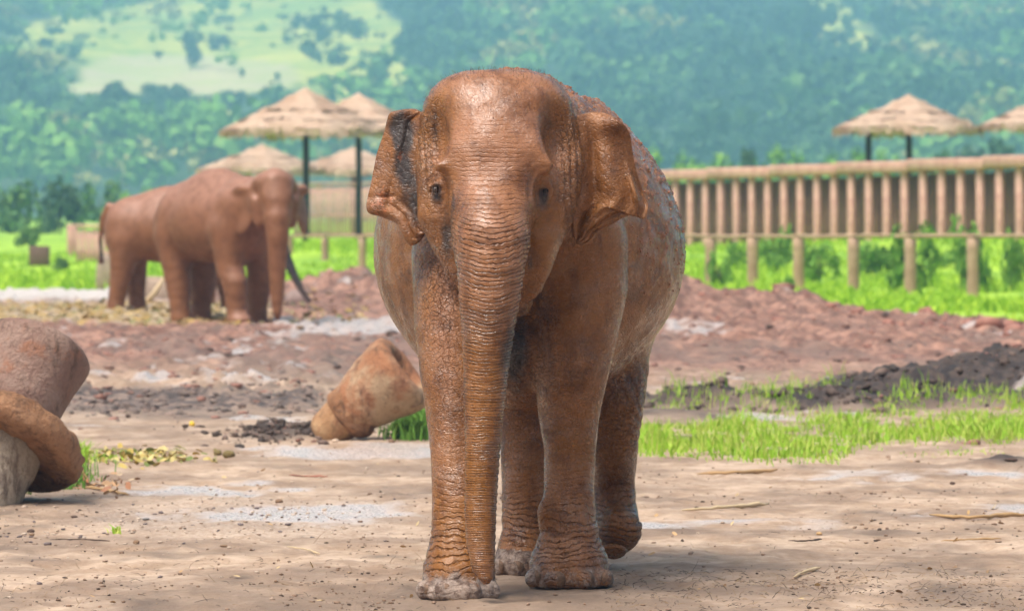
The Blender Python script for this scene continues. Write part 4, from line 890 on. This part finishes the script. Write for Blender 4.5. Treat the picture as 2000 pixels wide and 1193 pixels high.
# ------------------------------------------------------------------ distant elephants
def far_elephant(name, loc, phi, label, headyaw, legs, trunk, scale=1., tail=True, seed=0, darken=0., headdark=0.):
    S = SDF((-2.0, -1.15, -.5), (2.7, 1.15, 2.65), .03); a = S.ell
    a((-.1, 0, 1.50), (1.2, .60, .58), 0); a((-.15, 0, 1.82), (.95, .36, .44), .3); a((-.05, 0, 2.0), (.5, .18, .28), .3); a((-.95, 0, 1.50), (.46, .50, .60), .2); a((.72, 0, 1.55), (.48, .46, .60), .2)
    for lg in legs: S.chain([np.array(p) for p in lg[0]], lg[1], .12)
    for lg in legs: p = lg[0][-1]; a((p[0]+.03, p[1], p[2]+.03), (.19, .17, .11), .05)
    Hc = np.array([1.42, 0, 1.83]); cy_, sy_ = math.cos(headyaw), math.sin(headyaw)
    def H(x, y, z): return (Hc[0]+x*cy_-y*sy_, Hc[1]+x*sy_+y*cy_, Hc[2]+z)
    S.chain([(.8, 0, 1.75), (1.35, 0, 1.83)], [.44, .36], .15)
    a(H(.0, 0, .05), (.38, .38, .39), .08, (0, 0, headyaw))
    for s_ in (-1, 1): a(H(.06, s_*.14, .25), (.22, .18, .19), .08, (0, 0, headyaw)); S.chain([H(.15, s_*.22, .0), H(.2, s_*.22, -.3)], [.13, .10], .08); a(H(.34, s_*.235, -.02), (.07, .06, .08), .05, (0, 0, headyaw), 'sub'); S.chain([H(.28, s_*.16, .25), H(.40, s_*.17, .08)], [.05, .04], .05); a(H(.25, s_*.27, .16), (.08, .06, .11), .06, (0, 0, headyaw), 'sub')
    S.chain([H(.20, 0, .25), H(.32, 0, .0), H(.40, 0, -.22)], [.25, .23, .19], .08)
    S.chain([H(.1, 0, -.25), H(.28, 0, -.48)], [.16, .07], .08)
    S.chain([H(*p) for p, r in trunk], [r for p, r in trunk], .06)
    for s_ in (-1, 1):
        a(H(-.12, s_*.43, -.12), (.30, .035, .40), .03, (s_*R(8), 0, headyaw+s_*R(-24))); a(H(-.12, s_*.46, .18), (.2, .05, .08), .04, (0, 0, headyaw+s_*R(-32)))
    if tail: S.chain([(-1.33, 0, 1.95), (-1.46, 0, 1.75), (-1.52, .02, 1.35), (-1.50, .02, 1.1), (-1.5, .02, .95)], [.09, .06, .04, .035, .06], .05)
    V, Q = S.mesh(3); N = vnormals(V, Q); x, y, z = V.T; V = V+N*(.006*fbm(x*4, y*4, z*4, 4, seed)+.008*(np.abs(np.sin(20*z+3*fbm(x*3, y*3, z*3, 2, seed)))-.5)*(z < .9))[:, None]
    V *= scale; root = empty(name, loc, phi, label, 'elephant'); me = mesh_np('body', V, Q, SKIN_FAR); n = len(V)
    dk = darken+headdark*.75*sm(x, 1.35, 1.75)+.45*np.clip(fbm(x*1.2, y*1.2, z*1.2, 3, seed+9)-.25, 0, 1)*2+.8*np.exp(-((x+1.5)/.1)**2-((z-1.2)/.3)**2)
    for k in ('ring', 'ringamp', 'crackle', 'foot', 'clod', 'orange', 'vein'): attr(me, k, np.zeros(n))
    attr(me, 'dark', dk); attr(me, 'rosy_sheen', np.clip(sm(N[:, 2], .1, .8)+.2, 0, 1)); obj('body', me, root)
    for s_ in (-1, 1):
        E = ICO2[0]*.028; obj('eye', mesh_np('eye', E*scale, ICO2[1], EYE), root, Vector(np.array(H(.335, s_*.20, -.03))*scale))
    return root
legsB = [([(-.95, .26, 1.3), (-.92, .27, .8), (-.98, .27, .3), (-.98, .27, .0), (-.98, .27, -.12)], [.30, .21, .155, .165, .165]), ([(-.90, -.26, 1.3), (-.8, -.27, .8), (-.72, -.27, .3), (-.68, -.27, 0), (-.68, -.27, -.12)], [.30, .21, .155, .165, .165]),
         ([(.62, .28, 1.4), (.60, .30, .8), (.52, .30, .3), (.5, .3, 0), (.5, .3, -.1)], [.28, .20, .155, .165, .165]), ([(.66, -.29, 1.4), (.74, -.32, .85), (.88, -.32, .62), (.92, -.32, .25), (.97, -.32, .06)], [.29, .21, .185, .15, .15])]
trB = [((.42, 0, -.25), .19), ((.46, 0, -.5), .165), ((.44, 0, -.8), .14), ((.42, 0, -1.1), .12), ((.44, 0, -1.4), .095), ((.46, 0, -1.62), .07), ((.45, 0, -1.72), .04)]
far_elephant('elephant', (-4.42, 77.8, 0.0), -R(54), 'distant brown elephant in front of its companion, head turned towards the camera', -R(26), legsB, trB, 1.02, True, 3, .0)
legsC = [([(-.95, .26, 1.3), (-.92, .27, .8), (-.9, .27, .3), (-.86, .27, .0), (-.86, .27, -.12)], [.30, .21, .155, .165, .165]), ([(-.95, -.26, 1.3), (-1.0, -.27, .8), (-1.1, -.27, .3), (-1.15, -.27, 0), (-1.15, -.27, -.12)], [.30, .22, .16, .17, .17]),
         ([(.62, .28, 1.4), (.75, .30, .8), (.85, .30, .3), (.9, .3, 0), (.9, .3, -.1)], [.28, .20, .155, .165, .165]), ([(.66, -.28, 1.4), (.66, -.30, .8), (.62, -.3, .3), (.6, -.3, 0), (.6, -.3, -.12)], [.28, .20, .155, .165, .165])]
trC = [((.42, 0, -.25), .15), ((.54, 0, -.5), .13), ((.66, 0, -.8), .10), ((.80, 0, -1.1), .08), ((.97, 0, -1.4), .06), ((1.12, 0, -1.58), .045)]
far_elephant('elephant', (-5.66, 87.0, -.02), -R(14), 'rearmost brown elephant seen side on, rump and hanging tail at the far left', -R(8), legsC, trC, .93, True, 8, .0, 1.)
# ------------------------------------------------------------------ stones, clods, sticks, leaves, grass
def uv2xy(u, v): Y = CH*F/(v-CY); return (u-CX)/F*Y, Y
def scatter(name, n, ufun, sizes, mat, flat=.55, kind='stuff', seed=0, sink=.25):
    rg = np.random.default_rng(seed); u, v = ufun(rg, n); x, y = uv2xy(u, v); z = ground_h(x, y); s = sizes(rg, len(u), y); B = ICO[0]; nb = len(B)
    V = B[None]*(1+rg.normal(0, .26, (len(u), nb, 1)))*rg.uniform(.6, 1.25, (len(u), 1, 3))*[1, 1, flat]*s[:, None, None]; V[:, :, 2] += s[:, None]*flat*(1-sink*2); V += np.stack([x, y, z], 1)[:, None]
    Fc = (ICO[1][None]+np.arange(len(u))[:, None, None]*nb).reshape(-1, 3); me = mesh_np(name, V.reshape(-1, 3), Fc, mat, False); return tag(obj(name, me), kind=kind)
def stone_mat(name, a, b, c_, rough=.75):
    m = M(name, rough, .4); g = m.n('ShaderNodeNewGeometry').outputs['Random Per Island']; c = m.mix(m.ramp(g, 0, .6, 0, 1, False), a, b); c = m.mix(m.ramp(g, .75, .8), c, c_); m.base(c); m.bump(m.noise(60), .01, .6); return m.m
PEB = stone_mat('pebble', (.30, .21, .15), (.50, .41, .33), (.16, .13, .13)); CLOD = stone_mat('mud_clod', (.16, .085, .06), (.30, .15, .11), (.10, .065, .05), .6); DCLOD = stone_mat('dark_soil_clod', (.04, .028, .022), (.085, .058, .044), (.16, .11, .085), .7); CRUMB = stone_mat('dirt_crumb', (.15, .095, .065), (.26, .175, .12), (.07, .05, .038), .9)
scatter('pebbles', 1000, lambda r, n: (np.r_[r.normal(460, 210, n//2), r.normal(130, 110, n//4), r.uniform(0, 2000, n//4)], np.clip(np.r_[r.normal(1010, 32, n//2), r.normal(1030, 24, n//4), r.uniform(880, 1190, n//4)], 800, 1215)), lambda r, n, y: .004+.014*r.random(n)**3.5, PEB, seed=1)
def crumb_u(r, n):
    u = r.uniform(-150, 2150, n*5); v = 820+375*r.random(n*5)**.75; x, y = uv2xy(u, v); k = r.random(n*5) < np.clip(.05+1.5*(fbm(x*1.5, y*.7, None, 4, 63)-.05), .04, 1); return u[k][:n], v[k][:n]
scatter('dirt_crumbs', 4200, crumb_u, lambda r, n, y: (.0015+.013*r.random(n)**5)*(1+.01*(y-22)), CRUMB, .5, seed=2)
def cl_u(r, n):
    u = r.uniform(-100, 2100, n*3); v = 640+250*r.random(n*3)**1.2; x, y = uv2xy(u, v); p = zone_churn(x, y)+.08; k = (r.random(n*3) < p)*(v < 870); return u[k][:n], v[k][:n]
scatter('mud_clods', 2600, cl_u, lambda r, n, y: (.010+.065*r.random(n)**4.5), CLOD, .5, seed=3, sink=.42)
def md_u(r, n):
    u = r.uniform(520, 2100, n); e = np.interp(u, [540, 760, 1250, 1500, 1700, 2000, 2500], [104, 97, 88, 86, 82, 77.5, 74]); y = e-r.uniform(-.5, 12, n); return u, CY+CH*F/y
scatter('mound_clods', 450, md_u, lambda r, n, y: (.03+.16*r.random(n)**4), stone_mat('red_clod', (.24, .10, .07), (.36, .17, .12), (.15, .07, .05), .6), .55, seed=4, sink=.45)
def dk_u(r, n):
    n1 = n//2; Y = np.r_[r.normal(49.3, 1.6, n1), r.normal(46.3, 1.0, n-n1)]; X = np.r_[r.normal(4.9, .9, n1), r.uniform(1.1, 3.9, n-n1)]; return X/Y*F+CX, CY+CH*F/Y
scatter('dark_soil_clods', 800, dk_u, lambda r, n, y: (.012+.07*r.random(n)**4), DCLOD, .6, seed=5, sink=.4)
def dg_u(r, n): return r.uniform(130, 650, n), r.normal(788, 14, n)
scatter('grey_mud_clods', 800, dg_u, lambda r, n, y: (.008+.05*r.random(n)**4), stone_mat('grey_clod', (.07, .055, .048), (.15, .11, .09), (.28, .2, .16), .55), .5, seed=6, sink=.42)
scatter('puddle_edge_clods', 320, lambda r, n: (r.normal(540, 55, n), r.normal(850, 9, n)), lambda r, n, y: (.008+.04*r.random(n)**3), DCLOD, .7, seed=7)
ST = [(447, 884, 24, 15, 'olive', 'olive-brown round dung ball lying alone on the pale mud', 'dung'), (425, 884, 16, 12, 'olive', 'smaller dung ball touching the left of the round dung ball', 'dung'), (266, 1057, 13, 9, 'brown', 'brown stone on the gravel at lower left, above the bare foreground', 'stone'),
      (545, 974, 15, 9, 'brown', 'flat-topped stone beside the shiny wet patch left of the elephant', 'stone'), (60, 1033, 15, 9, 'dark', 'dark stone near the left edge on the gravel', 'stone'), (62, 1043, 11, 6, 'brown', 'small stone just in front of the dark one near the left edge', 'stone'), (145, 1004, 14, 5, 'dark', 'dark flat stone below the grass of the left toppled post', 'stone'),
      (437, 1067, 16, 5, 'brown', 'low brown stone on the foreground mud left of the front foot', 'stone'), (392, 1108, 12, 5, 'pale', 'pale flat stone nearest the camera left of the elephant', 'stone'), (285, 1010, 14, 5, 'grey', 'grey flat pebble at the left end of the wet patch', 'stone'), (375, 827, 11, 11, 'yellow', 'bright yellow fruit lying in front of the grey churned mud', 'fruit'),
      (655, 860, 15, 7, 'pale', 'pale stone at the foot of the middle toppled post', 'stone'), (765, 860, 12, 8, 'brown', 'small stone in the grass edge under the middle toppled post', 'stone'), (586, 648, 16, 8, 'brown', 'dark brown clod left of a pair on the wet red mud', 'clod'), (652, 653, 14, 9, 'brown', 'middle clod of three on the wet red mud left of the elephant', 'clod'),
      (686, 654, 13, 9, 'red', 'reddish clod nearest the elephant on the wet red mud', 'clod'), (250, 812, 10, 9, 'dark', 'small dark clod below the grey churned strip', 'clod'), (1713, 858, 14, 9, 'dark', 'dark clod at the right end of the bright grass strip', 'clod'), (1860, 942, 11, 6, 'dark', 'dark clod on the sand at the right below the grass', 'clod'),
      (1975, 905, 26, 8, 'dark', 'dark soil lump at the right edge in front of the grass', 'clod'), (1600, 1040, 12, 7, 'tan', 'curled dry leaf scrap on the sand right of the elephant', 'leaf')]
SC = dict(olive=(.16, .125, .05), brown=(.20, .13, .08), dark=(.075, .05, .04), pale=(.46, .36, .27), grey=(.17, .165, .16), yellow=(.62, .44, .06), red=(.30, .14, .10), tan=(.42, .28, .14)); SM = {}
for i, (px, py, w, h, k, lb, ct) in enumerate(ST):
    x, y = uv2xy(px, py+h/2); s = F/y
    if k not in SM: SM[k] = conc('stone_'+k, SC[k], tuple(min(1, c*1.35) for c in SC[k]), 14.)
    rock({'dung': 'dung_ball', 'stone': 'stone', 'fruit': 'fruit', 'clod': 'mud_lump', 'leaf': 'leaf_scrap'}[ct], (x, y, float(ground_h(x, y))+h/s*.38), (w/2/s*1.1, w/2/s, h/2/s*1.15), lb, ct, SM[k], i+10, .22)
# sticks and dry stalks
STK = simple('dry_stalk', (.40, .26, .12), .7); STK2 = simple('dark_twig', (.07, .045, .03), .8); STKP = simple('pale_stalk', (.55, .43, .26), .7)
def stick(pts, r, mat, label, name='dry_stalk', cat='stick', lift=.008):
    P = []; 
    for px, py in pts: x, y = uv2xy(px, py); P.append((x, y, float(ground_h(x, y))+r*.6+lift))
    P = bez(P, 14); P[:, 2] += rng.normal(0, r*.15, 14); v, f = tube(P, r*np.interp(np.linspace(0, 1, 14), [0, .15, .5, .8, 1], [.3, .8, .7, 1.1, .4])*(1+rng.normal(0, .12, 14)), 7); c = P[7]; me = mesh_np(name, v-c, f, mat); tag(obj(name, me, None, c), label, cat)
stick([(1362, 926), (1430, 928), (1480, 925), (1518, 924)], .014, STK, 'long dry brown stalk lying just in front of the bright grass')
stick([(1332, 1001), (1390, 998), (1450, 992), (1502, 986)], .013, STKP, 'pale dry stalk on the sand, middle distance right of the elephant')
stick([(1550, 1127), (1570, 1122), (1602, 1115)], .009, STKP, 'short pale split stick on the right foreground')
stick([(1815, 1011), (1900, 1017), (1950, 1013), (2010, 1010)], .013, STK, 'long brown stalk running out at the right picture edge')
stick([(1838, 1058), (1900, 1057), (1955, 1056)], .006, STK, 'thin brown stem lying below the long stalk at right edge')
stick([(1540, 1062), (1575, 1063), (1605, 1058)], .006, STK2, 'thin dark twig on the sand right of the elephant', 'twig', 'twig')
stick([(565, 932), (600, 930), (640, 931)], .007, simple('red_stalk', (.33, .12, .07), .6), 'thin reddish stalk between dung ball and the elephant leg')
stick([(98, 1056), (150, 1057), (215, 1059)], .004, STK2, 'long thin dark stem on the gravel at lower left', 'twig', 'twig')
stick([(560, 1071), (600, 1078), (625, 1086)], .005, STKP, 'thin pale straw bent over the mud left of the front foot', 'straw', 'straw')
stick([(165, 955), (200, 960), (250, 968)], .012, STK, 'curled brown dry stalk right of the left toppled post')
stick([(160, 925), (163, 940), (172, 955)], .018, simple('rust_leaf', (.28, .11, .04), .7), 'rust-brown dry leaf stalk leaning by the left toppled post grass', 'dry_leaf', 'leaf', .03)
stick([(520, 820), (560, 828), (590, 842)], .012, STK2, 'dark curved twig left of the middle toppled post', 'twig', 'twig')
x, y, z = ray_ground(318, 600); v, f = tube([(0, 0, 0), (.25, 0, .25), (.42, 0, .52)], [.05, .05, .03], 8); tag(obj('broken_branch', mesh_np('broken_branch', v, f, STKP), None, (x-.4, y, z)), 'pale broken branch sticking up between the two distant elephants', 'branch')
def twigs():
    rg = np.random.default_rng(9); L = []
    for i in range(1500):
        if i < 950: u = rg.uniform(1180, 2050); v = 1193-80*rg.random()**.8
        elif i < 1150: u = rg.uniform(0, 900); v = rg.uniform(1090, 1200)
        else: u = rg.uniform(0, 2000); v = rg.uniform(900, 1190)
        x, y = uv2xy(u, v); a = rg.uniform(0, 6.28); l = rg.uniform(.008, .045)*(1+(rg.random() < .08)); z = float(ZG(x, y))+.002; up = rg.uniform(0, .3)+(.8 if rg.random() < .10 else 0)
        L.append(tube([(x, y, z), (x+math.cos(a)*l*.5, y+math.sin(a)*l*.5, z+up*l*.5+.003), (x+math.cos(a+.4)*l, y+math.sin(a+.4)*l, z+up*l)], [.0012, .0011, .0005], 3, False))
    v, f = join(L); m = M('twig_litter', .85); g = m.n('ShaderNodeNewGeometry').outputs['Random Per Island']; m.base(m.mix(m.ramp(g, .55, .7), (.045, .032, .024), (.34, .24, .13))); tag(obj('twig_litter', mesh_np('twig_litter', v, f, m.m)), kind='stuff')
def ZG(x, y): return ground_h(np.array([x]), np.array([y]))[0]
twigs()
def leaves(name, n, uf, size, cols, seed):
    rg = np.random.default_rng(seed); u, v = uf(rg, n); x, y = uv2xy(u, v); z = ground_h(x, y); a = rg.uniform(0, 6.28, n); l = size*rg.uniform(.5, 1.4, n)
    d = np.stack([np.cos(a), np.sin(a), rg.normal(0, .35, n)], 1); w = np.stack([-np.sin(a), np.cos(a), rg.normal(0, .7, n)], 1); P = np.stack([x, y, z+.006+size*.35*rg.random(n)], 1); t = np.array([(-1, 0), (-.35, .36), (.4, .30), (1, 0), (.4, -.30), (-.35, -.36)])
    V = P[:, None]+d[:, None]*t[None, :, 0:1]*l[:, None, None]+w[:, None]*t[None, :, 1:2]*l[:, None, None]; V[:, [1, 2, 4, 5], 2] += size*.12; o = np.arange(n)[:, None]*6
    Fc = np.vstack([o+np.array([0, 1, 2, 3]), o+np.array([0, 3, 4, 5])]); m = M(name+'_leaf', .6); g = m.n('ShaderNodeNewGeometry').outputs['Random Per Island']; c = m.mix(m.ramp(g, .2, .5), cols[0], cols[1]); c = m.mix(m.ramp(g, .6, .8), c, cols[2]); m.base(c)
    tag(obj(name, mesh_np(name, V.reshape(-1, 3), Fc, m.m, False)), kind='stuff')
LC = ((.33, .24, .05), (.42, .38, .22), (.12, .15, .03))
leaves('leaf_litter', 260, lambda r, n: (np.clip(r.normal(290, 75, n), 150, 420), 893+(r.normal(0, 8, n))), .035, ((.38, .28, .05), (.50, .42, .16), (.13, .17, .03)), 1)
leaves('leaf_litter', 60, lambda r, n: (r.normal(200, 28, n), r.normal(950, 10, n)), .03, ((.40, .24, .12), (.50, .38, .25), (.28, .12, .05)), 2)
leaves('leaf_litter', 1700, lambda r, n: (np.where(r.random(n) < .8, r.uniform(-100, 480, n), r.uniform(400, 720, n)), 598+42*r.random(n)), .07, ((.36, .24, .06), (.46, .38, .24), (.16, .16, .04)), 3)
leaves('leaf_litter', 90, lambda r, n: (r.uniform(100, 2000, n), r.uniform(880, 1180, n)), .018, ((.42, .27, .12), (.50, .38, .20), (.20, .12, .06)), 4)
GRS = leaf_material('fresh_grass', ((.19, .40, .02), (.28, .52, .03), (.54, .58, .15)), False)
def blades(name, x, y, h, w, seed, mat=GRS, lean=.45):
    rg = np.random.default_rng(seed); n = len(x); z = ground_h(x, y)-.01; a = rg.uniform(0, 6.28, n); l = lean*np.abs(rg.normal(0, 1, n))*h; dx, dy = np.cos(a)*l, np.sin(a)*l; b = rg.uniform(-.6, .6, n); wx, wy = np.cos(b)*w, np.sin(b)*w
    P = np.stack([np.stack([x-wx, y-wy, z], 1), np.stack([x+wx, y+wy, z], 1), np.stack([x+dx*.35+wx*.8, y+dy*.35+wy*.8, z+h*.6], 1), np.stack([x+dx*.35-wx*.8, y+dy*.35-wy*.8, z+h*.6], 1), np.stack([x+dx, y+dy, z+h], 1)], 1)
    o = np.arange(n)[:, None]*5; me = mesh_np(name, P.reshape(-1, 3), [o+np.array([0, 1, 2, 3]), o+np.array([3, 2, 4])], mat, False); return tag(obj(name, me), kind='stuff')
def grass_patch():
    rg = np.random.default_rng(21); n = 105000; u = rg.uniform(1225, 2120, n); v = rg.uniform(738, 915, n); x, y = uv2xy(u, v)
    N1 = fbm(x*2.2, y*1.0, None, 3, 51); up = np.interp(u, [1225, 1300, 1500, 1680, 1760, 2100], [828, 824, 826, 806, 788, 786]); dn = np.interp(u, [1225, 1300, 1500, 1640, 1680, 1760, 2000, 2100], [882, 892, 903, 903, 880, 868, 862, 858])
    N2 = fbm(x*9, y*4, None, 3, 52); den = sm(v, up-4, up+10)*sm(-v, -dn-8, -dn+16)*(.62+.6*N1+1.15*N2); den2 = .45*np.exp(-((u-1575)/95)**2-((v-788)/20)**2)+.28*np.exp(-((u-1410)/80)**2-((v-790)/10)**2)+.22*np.exp(-((u-1320)/50)**2-((v-800)/8)**2)
    ph = np.clip(N1+.75, .15, 1.3); gh_ = ground_h(x, y, False); d = (gh_ < .13)*np.clip(np.maximum(den*np.where(u < 1680, 1.0, .62), den2*(N1 > -.1)), 0, 1)*(rg.random(n) < .62); k = rg.random(n) < d; x, y, ph, u = x[k], y[k], ph[k], u[k]; m = len(x)
    jx = fbm(x*30, y*30, None, 1, 5)*.03
    blades('grass_strip', x+jx, y, (.03+.075*rg.random(m)**1.5+.07*(rg.random(m) < .10))*ph*1.08, .0028+.003*rg.random(m), 22); return m
print('grass', grass_patch())
def tuft(cx, cy, su, sv, n, h, name, seed, mat=GRS):
    rg = np.random.default_rng(seed); u = rg.normal(cx, su, n); v = np.clip(rg.normal(cy, sv, n), cy-2.5*sv, cy+2*sv); x, y = uv2xy(u, v); blades(name, x, y, h*rg.uniform(.4, 1.2, n), .004+.002*rg.random(n), seed, mat, .7)
DGR = leaf_material('dark_weed_grass', ((.06, .15, .02), (.10, .24, .03), (.18, .34, .05)), False)  # darker green than the fresh grass
tuft(105, 940, 32, 9, 900, .13, 'weed_grass', 1, DGR); tuft(150, 905, 10, 5, 200, .16, 'weed_grass', 2); tuft(40, 958, 12, 5, 160, .09, 'weed_grass', 3, DGR)
tuft(800, 850, 20, 6, 700, .16, 'weed_grass', 4, DGR); tuft(822, 845, 10, 6, 300, .24, 'weed_grass', 5, DGR); tuft(226, 1040, 5, 2, 24, .045, 'weed_grass', 6); tuft(1880, 884, 60, 5, 90, .035, 'weed_grass', 7); tuft(1960, 846, 50, 8, 700, .12, 'weed_grass', 8); tuft(200, 892, 30, 5, 140, .05, 'weed_grass', 9)
def meadow():
    rg = np.random.default_rng(3); n = 52000; u = rg.uniform(-200, 2200, n); y = 76+100*rg.random(n)**1.25; x = (u-CX)/F*y; k = (mud_edge(x, y) > .2)*(fbm(x*.5, y*.2, None, 3, 77) > -.25); x, y = x[k], y[k]; m = len(x)
    blades('meadow_grass', x, y, (.08+.18*rg.random(m)**2)*(1+.8*np.clip(fbm(x*.25, y*.12, None, 2, 78), -1, 1)), .02+.012*rg.random(m), 4, leaf_material('meadow_blades', ((.18, .36, .018), (.29, .50, .028), (.42, .60, .04)), False), .6)
meadow()
SHR = [(1405, 540, 62, 62, 112, 'light', 'bright broad-leaved weed beside the seventh rail fence post from the right'), (1600, 548, 120, 92, 118, 'light', 'leafy bush between two posts of the rail fence'), (1520, 500, 90, 55, 128, 'light', 'light shrub under the palisade behind the rail'),
       (1785, 476, 120, 62, 106, 'light', 'spreading bright sapling whose leaves rise over the rail, under the right parasol'), (1890, 480, 100, 82, 107, 'light', 'leafy sapling above the rail, right of the bright spreading one'), (1975, 478, 70, 50, 108, 'light', 'small bright sapling at the right edge by the rail'),
       (1700, 520, 130, 60, 125, 'light', 'low rounded shrub in the grass behind the rail fence'), (1835, 530, 130, 50, 128, 'light', 'wide low shrub patch near the two rightmost rail posts'), (1440, 505, 70, 40, 130, 'light', 'small shrub below the palisade near the elephant'), (1535, 452, 40, 26, 130, 'light', 'leafy shoot poking up before the palisade pillars'), (690, 520, 80, 40, 150, 'light', 'low shrub between the two posts left of the elephant'), (1540, 575, 40, 46, 105, 'light', 'yellow-green weed at the foot of a rail post')]
for px, b, w, h, Y, lf, lb in SHR: tree(px, b, w, h, 'bush', lf, lb, 'shrub', None, 'bush', Y=Y, n=600)
